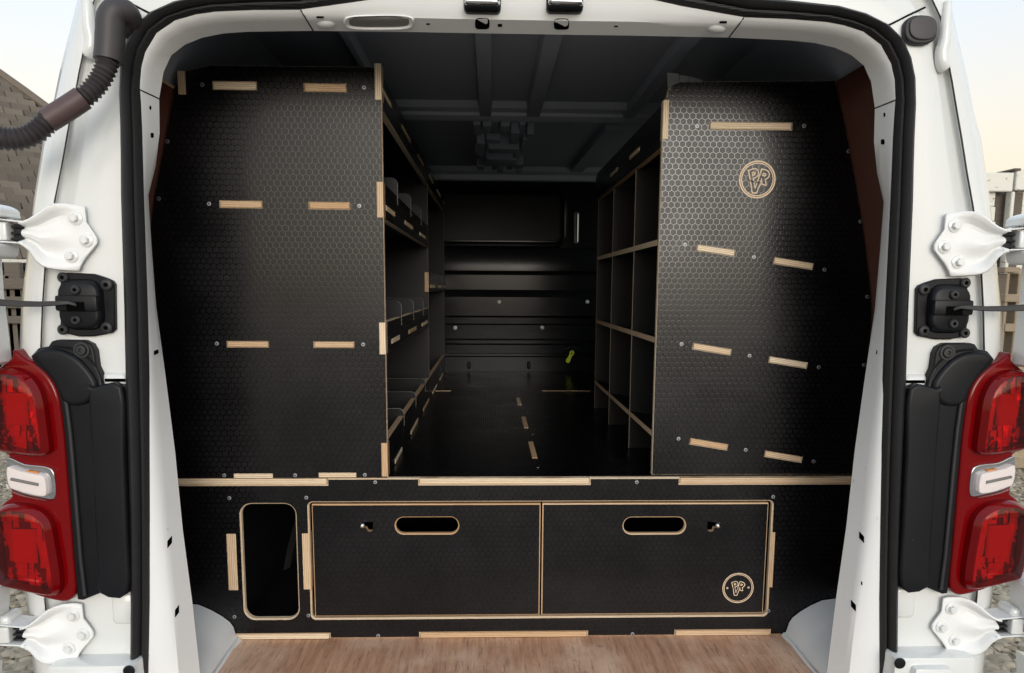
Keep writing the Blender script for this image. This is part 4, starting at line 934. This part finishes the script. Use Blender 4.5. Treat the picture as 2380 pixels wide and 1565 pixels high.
# --- engraved logos: pale ribbons of exposed wood
def ribbon(bm, pts, w_, Y, closed=True):
    n = len(pts); L_, R_ = [], []
    for i, p in enumerate(pts):
        p0 = pts[i - 1] if (closed or i > 0) else p; p2 = pts[(i + 1) % n] if (closed or i < n - 1) else p
        a = (Vector(p) - Vector(p0)); b = (Vector(p2) - Vector(p))
        a = a.normalized() if a.length > 1e-9 else b.normalized(); b = b.normalized() if b.length > 1e-9 else a
        n1 = Vector((-a.y, a.x)); n2 = Vector((-b.y, b.x)); q = n1 + n2
        q = q.normalized() if q.length > 1e-6 else n1; k = max(.5, q.dot(n1)); d_ = q * (w_ / 2 / k)
        L_.append(bm.verts.new((p[0] + d_.x, Y, p[1] + d_.y))); R_.append(bm.verts.new((p[0] - d_.x, Y, p[1] - d_.y)))
    for i in range(n if closed else n - 1):
        j = (i + 1) % n; bm.faces.new((L_[i], L_[j], R_[j], R_[i]))
LG = [[(840, 605), (975, 558), (1025, 566), (1062, 600), (1082, 655), (1076, 705), (1045, 745), (968, 782), (985, 858), (900, 830)],
      [(900, 830), (985, 858), (1015, 1000), (1060, 865), (1140, 884), (1055, 1110), (955, 1106)],
      [(1060, 865), (1150, 566), (1270, 596), (1315, 632), (1336, 685), (1326, 735), (1295, 775), (1248, 800), (1270, 925), (1240, 932), (1172, 908), (1160, 785), (1128, 880)],
      [(936, 652), (970, 640), (1000, 660), (988, 694), (950, 712)], [(1196, 662), (1238, 672), (1254, 696), (1230, 722), (1180, 714)]]
def logo(cx, cy, sc, Y, rings, ctr, wl, parent, dots=()):
    bm = bmesh.new(); o = P(cx, cy, Y); k = (Y - CAM.y) / F
    W = lambda x, y: (o.x + (x - ctr[0]) * sc * k, o.z - (y - ctr[1]) * sc * k)
    for r_, w_ in rings: ribbon(bm, [(o.x + r_ * k * math.cos(6.28319 * i / 64), o.z + r_ * k * math.sin(6.28319 * i / 64)) for i in range(64)], w_ * k, Y)
    for l_ in LG: ribbon(bm, [W(x, y) for x, y in l_], wl * k, Y)
    for dx, dy, r_, w_ in dots: ribbon(bm, [(o.x + dx * k + r_ * k * math.cos(6.28319 * i / 16), o.z - dy * k + r_ * k * math.sin(6.28319 * i / 16)) for i in range(16)], w_ * k, Y)
    return obj('engraved_logo', bm, 'logo_wood', parent, recalc=False, label='round engraved logo with the letters P, V and R')
t = NT('logo_wood'); o = t.obj(); t.set(col=t.mixc(t.noise(o, 400, 3), (.68, .51, .34), (.86, .69, .50)), rough=.7); MAT['logo_wood'] = t.m
logo(1715.3, 1367, .0655, FY + .0011, ((37.6, 2.0), (34.2, 1.4)), (1085, 820), 1.7, f2, ((-26.5, 0, 1.8, 1.4), (26, -1, 1.8, 1.4)))

# ================================================================ LEFT RACK
lr = empty('shelving_rack', 'tall black plywood rack with level shelves and small bin dividers', 'shelving', (-.55, 1.2, DECK))
AX = -.2975; ATH = .0140
ez = P(870, 156, FY).z; ezl = P(490, 152, FY).z
outl = [(AX, DECK + .0005), (AX, ez), (X3(490, 152), ezl), (X3(428, 166), P(428, 166, FY).z)] + [(p.x, p.z) for p in EL[:9]]
outl[-1] = (outl[-1][0], DECK + .0005)
htabs = [(497, 595, 190, 209), (709, 804, 195, 214), (513, 608, 467, 484), (720, 812, 470, 487), (530, 623, 793, 808), (731, 822, 794, 809)]
slots = []; tb = []
for x0, x1, y0, y1 in htabs:
    a, b = P(x0, y1 - 1.5, FY), P(x1, y0 + 1.5, FY); tb.append((a.x, b.x, a.z, b.z)); slots.append(rect(a.x - .0018, b.x + .0012, a.z - .0008, b.z + .0008))
ep = plate('end_panel', [outl] + slots, FY, FY + ATH, ('film_xz', 'ply_y'), lr, cham=.0006)
for q in tb: tabbox(q[0], q[1], FY - .0012, FY + .02, q[2], q[3], 'z', ep)
for x0, x1, y0, y1 in ((544, 634, 1101, 1112), (741, 828, 1099, 1110)):
    a, b = P(x0, y1, FY), P(x1, y0, FY); tabbox(a.x, b.x, FY - .0014, FY + .01, a.z, b.z, 'z', ep)
for x0, x1, y0, y1 in ((415, 430, 165, 220), (870, 885, 148, 232), (878, 891, 423, 506), (886, 899, 750, 824), (891, 903, 1030, 1108)):
    a, b = P(x0, y1, FY), P(x1, y0, FY)
    xa, xb = (a.x, b.x) if x0 < 500 else (AX - .0138, AX + .0006); tabbox(xa, xb, FY - .0014, FY + .03, a.z, b.z, 'x', ep)
for x, y in ((470, 197), (846, 204), (389, 329), (486, 474), (835, 479), (369, 462), (504, 799), (844, 801), (521, 1105), (686, 1105), (848, 1104)): screw(P(x, y, FY), ep)
YM = PX(995, 600, AX).y; YE = 2.465
inner = [(AX, DECK + .001), (AX, ez - .03), (-.60, ez - .03), (-.745, 1.55), (-.765, 1.20), (-.74, DECK + .001)]
for y in (YM, YE): plate('divider', [[(u - .0005, v) for u, v in inner]], y, y + .012, ('in_xz', 'ply_y'), lr)
plate('back_panel', [rect(FY + ATH, YE, DECK + .001, ez - .1)], -.700, -.712, ('in_yz', 'ply_x'), lr, 'yz')
def zx(px, py): return PX(px, py, AX).z
# top shelf and its rail
def rail(z0, z1, y0, y1, tabs, tz, nm='rail', x=AX, sgn=-1, parent=None, cham=.0006, tlen=None):
    r_ = plate(nm, [rect(y0, y1, z0, z1)], x, x + sgn * ATH, ('film_yz', 'ply_x'), parent, 'yz', cham=cham)
    for (pa, pb) in tabs:
        ya, yb_ = PX(pa, 600, x).y, PX(pb, 600, x).y
        tabbox(x - sgn * .0012 if sgn < 0 else x - .0012, x + .01 if sgn > 0 else x + .0012, min(ya, yb_), max(ya, yb_), tz - .006, tz + .006, 'z', r_) if sgn > 0 else tabbox(x - .01, x + .0012, min(ya, yb_), max(ya, yb_), tz - .006, tz + .006, 'z', r_)
    return r_
YS = FY + ATH + .0003
zs1 = P(750, 204, FY).z
rail(1.735, 1.812, YS, YE, [(894.5, 914), (938, 957), (973, 986), (998, 1008), (1016.5, 1024.5), (1031, 1036)], zs1, 'top_rail', parent=lr)
plate('shelf', [rect(-.72, AX - ATH - .0005, YS, YE)], zs1 + .006, zs1 - .006, ('film_xy', 'ply_z'), lr, 'xy')
def bay(zs, z0, z1, y0, y1, tabs, divs, ztop, zbot, rail_x=AX):
    rail(z0, z1, y0, y1, tabs, zs, 'shelf_lip', parent=lr)
    plate('shelf', [rect(-.72, AX - ATH - .0005, y0, y1)], zs + .006, zs - .006, ('film_xy', 'ply_z'), lr, 'xy')
    for px in divs:
        y = PX(px, 600, AX).y; r_ = .016
        lp = [(-.69, zs + .0065), (AX + .0008 - ATH - .001, zs + .0065), (AX - ATH - .0002, zbot), (AX + .0012, zbot), (AX + .0012, ztop - r_)] + [(AX + .0012 - r_ + r_ * math.cos(R(a)), ztop - r_ + r_ * math.sin(R(a))) for a in (22, 45, 68, 90)] + [(-.69, ztop)]
        plate('bin_divider', [lp], y, y + .0066, ('in_xz', 'pale_edge'), lr)
zs2 = P(660, 477, FY).z; bay(zs2, zs2 - .028, zs2 + .052, YS, YM - .0004, [(899, 919), (942, 960), (976, 989)], (925, 955.5, 979), zx(925, 416), zx(925, 478))
zs3 = P(675, 801, FY).z; bay(zs3, zs3 - .020, zx(899, 748), YS, YM - .0004, [(907, 926), (948, 965.5), (979, 992)], (930, 959, 982), zx(930, 700), zx(930, 758))
zl1 = zx(903, 1019); bay(DECK + .0075, DECK + .0008, zl1, YS, YE - .0004, [(911, 928), (950, 967), (980, 994), (1003, 1013), (1020, 1028), (1033, 1038)], (933, 962, 985), zx(933, 957), zx(933, 999))
z0, z1 = zx(995, 678.5), zx(995, 633); r_ = rail(z0, z1, YM + .0125, YE - .0004, [(1000, 1010.5), (1018, 1026), (1031, 1036)], zx(1004, 666), 'shelf_lip', parent=lr)
plate('shelf', [rect(-.72, AX - ATH - .0005, YM + .0125, YE - .0004)], zx(1004, 666) + .006, zx(1004, 666) - .006, ('film_xy', 'ply_z'), lr, 'xy')
a, b = PX(990.5, 677, AX), PX(995, 632, AX); tabbox(AX - .0138, AX + .0006, YM - .002, YM + .001, z0, z1, 'x', r_)
a, b = P(899, 667, 1.0), P(950, 661, 1.0); box('batten', -.70 + .0005, -.688, .34, 1.40, a.z + .0, b.z + .004, 'ply_z', lr)

# ================================================================ RIGHT RACK
rr_ = empty('shelving_rack', 'black plywood rack with tilted pigeonhole shelves and a round logo on its end', 'shelving', (.55, .8, DECK))
RY = .325; BX = .3275; RYE = 1.292
outr = [(BX, DECK + .001), (BX, P(1550, 240, RY).z)] + [(P(x, y, RY).x, P(x, y, RY).z) for x, y in ((1550, 225), (1554, 208), (1564, 197), (1580, 191), (1760, 189))] + [(p.x, p.z) for p in ER[:11]]
outr[-1] = (outr[-1][0], DECK + .001)
st_ = [(1621, 576, 1706, 589), (1800, 606, 1887, 620), (1612, 805, 1697, 819), (1789, 836, 1874, 850), (1605, 1026, 1689, 1040), (1779, 1055, 1862, 1069)]
slots = []; tinfo = []
for x0, y0, x1, y1 in st_:
    a, b = P(x0, y0, RY), P(x1, y1, RY); c = (a + b) / 2; d_ = (b - a); ang = math.atan2(d_.z, d_.x); L = d_.length; tinfo.append((c, L, ang))
    ca, sa = math.cos(ang), math.sin(ang); hx, hz = L / 2 + .0016, .0072
    slots.append([(c.x + u * ca - v * sa, c.z + u * sa + v * ca) for u, v in ((-hx, -hz), (hx, -hz), (hx, hz), (-hx, hz))])
a, b = P(1651, 300, RY), P(1839, 287, RY); slots.append(rect(a.x - .002, b.x + .002, a.z - .001, b.z + .001)); toptab = (a.x, b.x, a.z, b.z)
ep2 = plate('end_panel', [outr] + slots, RY, RY + ATH, ('film_xz', 'ply_y'), rr_, cham=.0006)
for c, L, ang in tinfo: tabbox(c.x - L / 2, c.x + L / 2, RY - .0012, RY + .02, c.z - .0063, c.z + .0063, 'z', ep2, (0, -ang, 0))
tabbox(toptab[0], toptab[1], RY - .0012, RY + .02, toptab[2], toptab[3], 'z', ep2)
a, b = P(1546, 324, RY), P(1558, 233, RY); tabbox(BX - .0004, BX + .0125, RY - .0014, RY + .02, a.z, b.z, 'x', ep2)
for x, y in ((1620, 294), (1869, 293), (1592, 569), (1752, 598), (1916, 627), (1584, 800), (1742, 827), (1903, 854), (1577, 1020), (1733, 1046), (1891, 1073), (1972, 352), (2000, 515), (2016, 690), (2008, 849)): screw(P(x, y, RY), ep2)
logo(1760.3, 417.5, .0995, RY - .0006, ((40.6, 3.0), (36.3, 2.3)), (1060, 803), 2.3, ep2)
def zb_(px, py): return PX(px, py, BX).z
inr = [(BX, DECK + .001), (BX, 1.66), (.60, 1.70), (.745, 1.60), (.785, 1.3), (.765, DECK + .001)]
for px in (1474, 1424): y = PX(px, 600, BX).y; plate('divider', [inr], y, y + .0115, ('in_xz', 'ply_y'), rr_)
plate('divider', [inr], RYE, RYE + ATH, ('in_xz', 'ply_y'), rr_)
plate('back_panel', [rect(RY + ATH, RYE, DECK + .001, 1.60)], .745, .757, ('in_yz', 'ply_x'), rr_, 'yz')
for (xa, ya, xb, yb_), ang in (((1530, 563.5, 1389, 601), 0), ((1526.5, 787.5, 1384, 749), 0), ((1520, 1004.5, 1381, 891), 0)):
    z = (zb_(xa, ya) + zb_(xb, yb_)) / 2; sl_ = math.tan(R(8.8)); bm = bmesh.new(); xo = .742
    q = [(BX - .0006, z + .0065), (xo, z + .0065 - (xo - BX) * sl_), (xo, z - .0065 - (xo - BX) * sl_), (BX - .0006, z - .0065)]
    r0 = [bm.verts.new((u, RY + ATH + .0003, v)) for u, v in q]; r1 = [bm.verts.new((u, RYE - .0003, v)) for u, v in q]
    for i in range(4):
        f_ = bm.faces.new((r0[i], r0[(i + 1) % 4], r1[(i + 1) % 4], r1[i])); f_.material_index = 1 if i == 3 else 0
    bm.faces.new(r0[::-1]); bm.faces.new(r1); obj('shelf', bm, ('in_xy', 'ply_z'), rr_)
zt0, zt1 = zb_(1540, 341), zb_(1549, 232)
yT = RYE + .05
lp = [(RY + ATH + .0003, zt0), (yT, zt0), (yT + .035, zt0 + .02), (yT + .05, zt0 + .05), (yT + .035, zt1 - .012), (yT - .0, zt1), (RY + ATH + .0003, zt1)]
fa = plate('top_rail', [lp], BX, BX + ATH, ('film_yz', 'ply_x'), rr_, 'yz', cham=.0006)
for pa, pb, py in ((1464, 1486, 357), (1419, 1435, 401)):
    ya, yb_ = PX(pb, py, BX).y, PX(pa, py, BX).y; z = zb_((pa + pb) / 2, py); tabbox(BX - .0012, BX + .01, ya, yb_, z - .006, z + .006, 'z', fa)
plate('shelf', [rect(BX + ATH + .0005, .72, RY + ATH + .0003, RYE)], zt0 + .045, zt0 + .033, ('film_xy', 'ply_z'), rr_, 'xy')

# ================================================================ KEY TAG
kt = empty('key_tag', 'small yellow plastic key tag hanging at the foot of the bulkhead', 'key tag', P(1328, 812, BY - .045))
a, b = P(1331, 817, BY - .045), P(1320, 839, BY - .045)
d_ = (b - a).normalized(); nx = Vector((d_.z, 0, -d_.x))
lp = []
for t_, w_ in ((-.004, .004), (0, .0095), (.010, .0125), (.024, .0085), (.040, .0085), (.052, .0115), (.062, .0095), (.066, .004)): lp.append(a + d_ * t_ + nx * w_)
for t_, w_ in reversed(((-.004, .004), (0, .0095), (.010, .0125), (.024, .0085), (.040, .0085), (.052, .0115), (.062, .0095), (.066, .004))): lp.append(a + d_ * t_ - nx * w_)
hc = a + d_ * .012; hole = [(hc.x + .0045 * math.cos(6.2832 * k / 10), hc.z + .0045 * math.sin(6.2832 * k / 10)) for k in range(10)]
plate('tag_blade', [[(p.x, p.z) for p in lp], hole], BY - .047, BY - .043, ('yellow_tag', 'yellow_tag'), kt)
tube('key_cord', [P(1329, 806, BY - .03), P(1330, 814, BY - .045), hc], .0025, 'black_plastic', kt, 6)

# ================================================================ BACKDROP: tiled outbuilding on the left
O = CAM + ray(-60, 600) * (9.6 / F)
ex = Vector((.64, .768375, 0)); hd_ = Vector((-.768375, .64, 0)); pit = R(46); sx_ = hd_ * math.cos(pit) + Vector((0, 0, math.sin(pit))); nx_ = ex.cross(sx_)
house = empty('outbuilding', 'old outbuilding with a weathered tiled roof beyond the van', 'building', (O.x, O.y, 0))
va, vb = PN(-40, 148, O, nx_), PN(150, 285, O, nx_)
def uv(p): q = p - O; return q.dot(ex), q.dot(sx_)
ua, ub = uv(va), uv(vb)
def inside(u, v):
    k = (u - ua[0]) / (ub[0] - ua[0]); return v < lerp(ua[1], ub[1], k) - .02
bm = bmesh.new(); kx = (ub[1] - ua[1]) / (ub[0] - ua[0]); uR = ua[0] + (-.1 - ua[1]) / kx
q = [O + ex * u + sx_ * v - nx_ * .03 for u, v in ((-1.2, -.1), (uR, -.1), (-1.2 + 0, ua[1] + (-1.2 - ua[0]) * kx))]
t2 = [p - nx_ * .08 for p in q]
f0 = [bm.verts.new(p) for p in q]; f1_ = [bm.verts.new(p) for p in t2]; bm.faces.new(f0); bm.faces.new(f1_[::-1])
for i in range(3): bm.faces.new((f0[i], f0[(i + 1) % 3], f1_[(i + 1) % 3], f1_[i]))
roof_o = obj('roof', bm, 'old_wood', house)
bm = bmesh.new(); bm_box(bm, -.5, .5, 0, 1, -.5, .5); bmesh.ops.subdivide_edges(bm, edges=[e_ for e_ in bm.edges if abs((e_.verts[0].co - e_.verts[1].co).x) > .5], cuts=2)
for v in bm.verts:
    v.co.z += .6 * (v.co.x ** 2) * 2; v.co.y += random.uniform(-.03, .03); v.co.x *= random.uniform(.98, 1.0)
TILE = finish(bm, 'roof_tile', 'roof_tile', 30)
cnt = 0; rowh = .150
for j in range(40):
    for i in range(-4, 26):
        if cnt >= 290: break
        wv = .27; u = i * wv + (j % 2) * wv * .5 + random.uniform(-.012, .012) - .4; v = j * rowh + random.uniform(-.012, .012)
        if not inside(u + wv * .3, v + .1): continue
        c = O + ex * u + sx_ * v; px_ = (c - CAM); xp = CX + F * px_.dot(RIGHT) / px_.dot(FWD); yp = CY - F * px_.dot(UP) / px_.dot(FWD)
        if xp < -45 or xp > 150: continue
        t_ = add('roof_tile', TILE); cnt += 1
        rot = Matrix((ex, sx_, nx_)).transposed().to_4x4()
        t_.matrix_basis = Matrix.Translation(c + nx_ * random.uniform(.0, .012)) @ rot @ Matrix.Rotation(R(random.uniform(-3, 3)), 4, 'Z') @ Matrix.Rotation(R(7.5), 4, 'X') @ Matrix.Diagonal((wv * .965, rowh * 1.5, .032, 1))
        place(t_, roof_o)
tube('hip_capping', [va + nx_ * .03 + (va - vb) * .3, va + nx_ * .03, lerp(va, vb, .5) + nx_ * .04, vb + nx_ * .03, vb + (vb - va) * .6], .075, 'roof_tile', house, 8, 30)
wb = bmesh.new()
p0 = O + ex * -1.2 + hd_ * .15; p1 = O + ex * 3.2 + hd_ * .15; ztop = O.z - .06
q = [p0, p1, p1 + hd_ * 2.5, p0 + hd_ * 2.5]; lo_ = [wb.verts.new((p.x, p.y, -.05)) for p in q]; hi = [wb.verts.new((p.x, p.y, ztop)) for p in q]
for i in range(4): wb.faces.new((lo_[i], lo_[(i + 1) % 4], hi[(i + 1) % 4], hi[i]))
wb.faces.new(hi); obj('wall', wb, 'render_wall', house)
g0 = O + Vector((0, 0, -.10)) - hd_ * .08; tube('gutter', [g0 + ex * -1.2, g0 + ex * 3.2], .055, 'black_plastic', house, 12)
bm = bmesh.new(); f0 = O + Vector((0, 0, -.03)) - hd_ * .02; mt = Matrix.Translation(f0) @ Matrix((ex, hd_, Vector((0, 0, 1)))).transposed().to_4x4(); bm_box(bm, -1.2, 3.2, 0, .03, -.05, .03, 0, mt); obj('fascia_board', bm, 'peeled_board', house)
for k in range(22):
    bm = bmesh.new(); x = -1.1 + k * .19; mt = Matrix.Translation(Vector((p0.x, p0.y, 0)) - hd_ * .03) @ Matrix((ex, hd_, Vector((0, 0, 1)))).transposed().to_4x4()
    bm_box(bm, x, x + .175, random.uniform(-.03, -.02), 0.025, .02, ztop - .1 - random.uniform(0, .06), 0, mt); obj('wall_plank', bm, 'old_wood', house)
# stacked rails of an old gate in front of it
gate = empty('timber_gate', 'broken old timber gate leaning in front of the tiled outbuilding', 'gate')
for nm, x0, x1, y0, y1 in (('gate_rail', -90, 80, 648, 672), ('gate_rail', -90, 80, 690, 716), ('gate_rail', -90, 80, 735, 752), ('gate_post', 34, 48, 610, 880), ('gate_board', 4, 26, 640, 900), ('gate_board', -40, -8, 640, 900), ('gate_board', 54, 76, 650, 895)):
    Y = 6.0 + (0 if nm == 'gate_rail' else .06); a, b = P(x0, y1, Y), P(x1, y0, Y); z0 = a.z if nm == 'gate_rail' else 0.0
    bm = bmesh.new(); bm_box(bm, a.x, b.x, Y - .03, Y + (.02 if nm == 'gate_rail' else .04), z0, b.z); bevel(bm, .008, 1); obj(nm, bm, 'old_wood', gate)

# ---------------------------------------------------------------- peeling timber shed on the right
shed = empty('timber_shed', 'timber shed with peeling white painted boards beyond the van', 'shed', (3.9, 4.6, 0))
SY = 4.3
def sbox(nm, x0, x1, y0, y1, Ya, Yb, mt, ground=False, bev=.006):
    a, b = P(x0, y1, SY), P(x1, y0, SY); bm = bmesh.new(); bm_box(bm, a.x, b.x, SY + Ya, SY + Yb, -.02 if ground else a.z, b.z); bevel(bm, bev, 1); return obj(nm, bm, mt, shed)
sbox('cap_board', 2200, 2347, 404, 446, -.05, -.005, 'peeled_board'); sbox('cap_board', 2349, 2560, 398, 444, -.052, -.005, 'peeled_board'); sbox('roof_cap', 2345, 2362, 394, 400, -.06, .2, 'old_wood')
sbox('corner_post', 2318, 2344, 447, 820, -.04, .03, 'peeled_board', True); sbox('door_gap', 2345, 2358, 447, 820, .0, .05, 'old_wood', True)
sbox('shed_wall', 2200, 2560, 420, 830, .06, 1.6, 'old_wood', True)
for k in range(11):
    y = 447 + k * 34; sbox('wall_board', 2359, 2560, y, y + 32, .005, .03, 'peeled_board'); sbox('wall_board', 2200, 2316, y, y + 32, .005, .03, 'peeled_board')
osb = box('flake_board', *(P(2352, 700, 3.9).x, P(2560, 700, 3.9).x), 3.9, 3.918, .02, P(2360, 624, 3.9).z, 'osb', None, .001, 1); tag(osb, 'sheet of pale flake board standing against the peeling shed', 'board')
pal = empty('wood_pallet', 'wooden pallet standing on edge beside the flake board', 'pallet')
PYA = 3.8; a, b = P(2326, 800, PYA), P(2356, 622, PYA)
for k, (y0, y1) in enumerate(((622, 634), (684, 702), (752, 770))):
    p0, p1 = P(2322, y1, PYA), P(2358, y0, PYA); bm = bmesh.new(); bm_box(bm, p0.x, p1.x, PYA - .06, PYA + .06, p0.z, p1.z); bevel(bm, .004, 1); obj('pallet_slat', bm, 'pallet_wood', pal)
for x0, x1 in ((2322, 2330), (2349, 2357)):
    p0, p1 = P(x0, 800, PYA), P(x1, 636, PYA); bm = bmesh.new(); bm_box(bm, p0.x, p1.x, PYA - .05, PYA + .05, 0.0, p1.z); bevel(bm, .004, 1); obj('pallet_runner', bm, 'pallet_wood', pal)
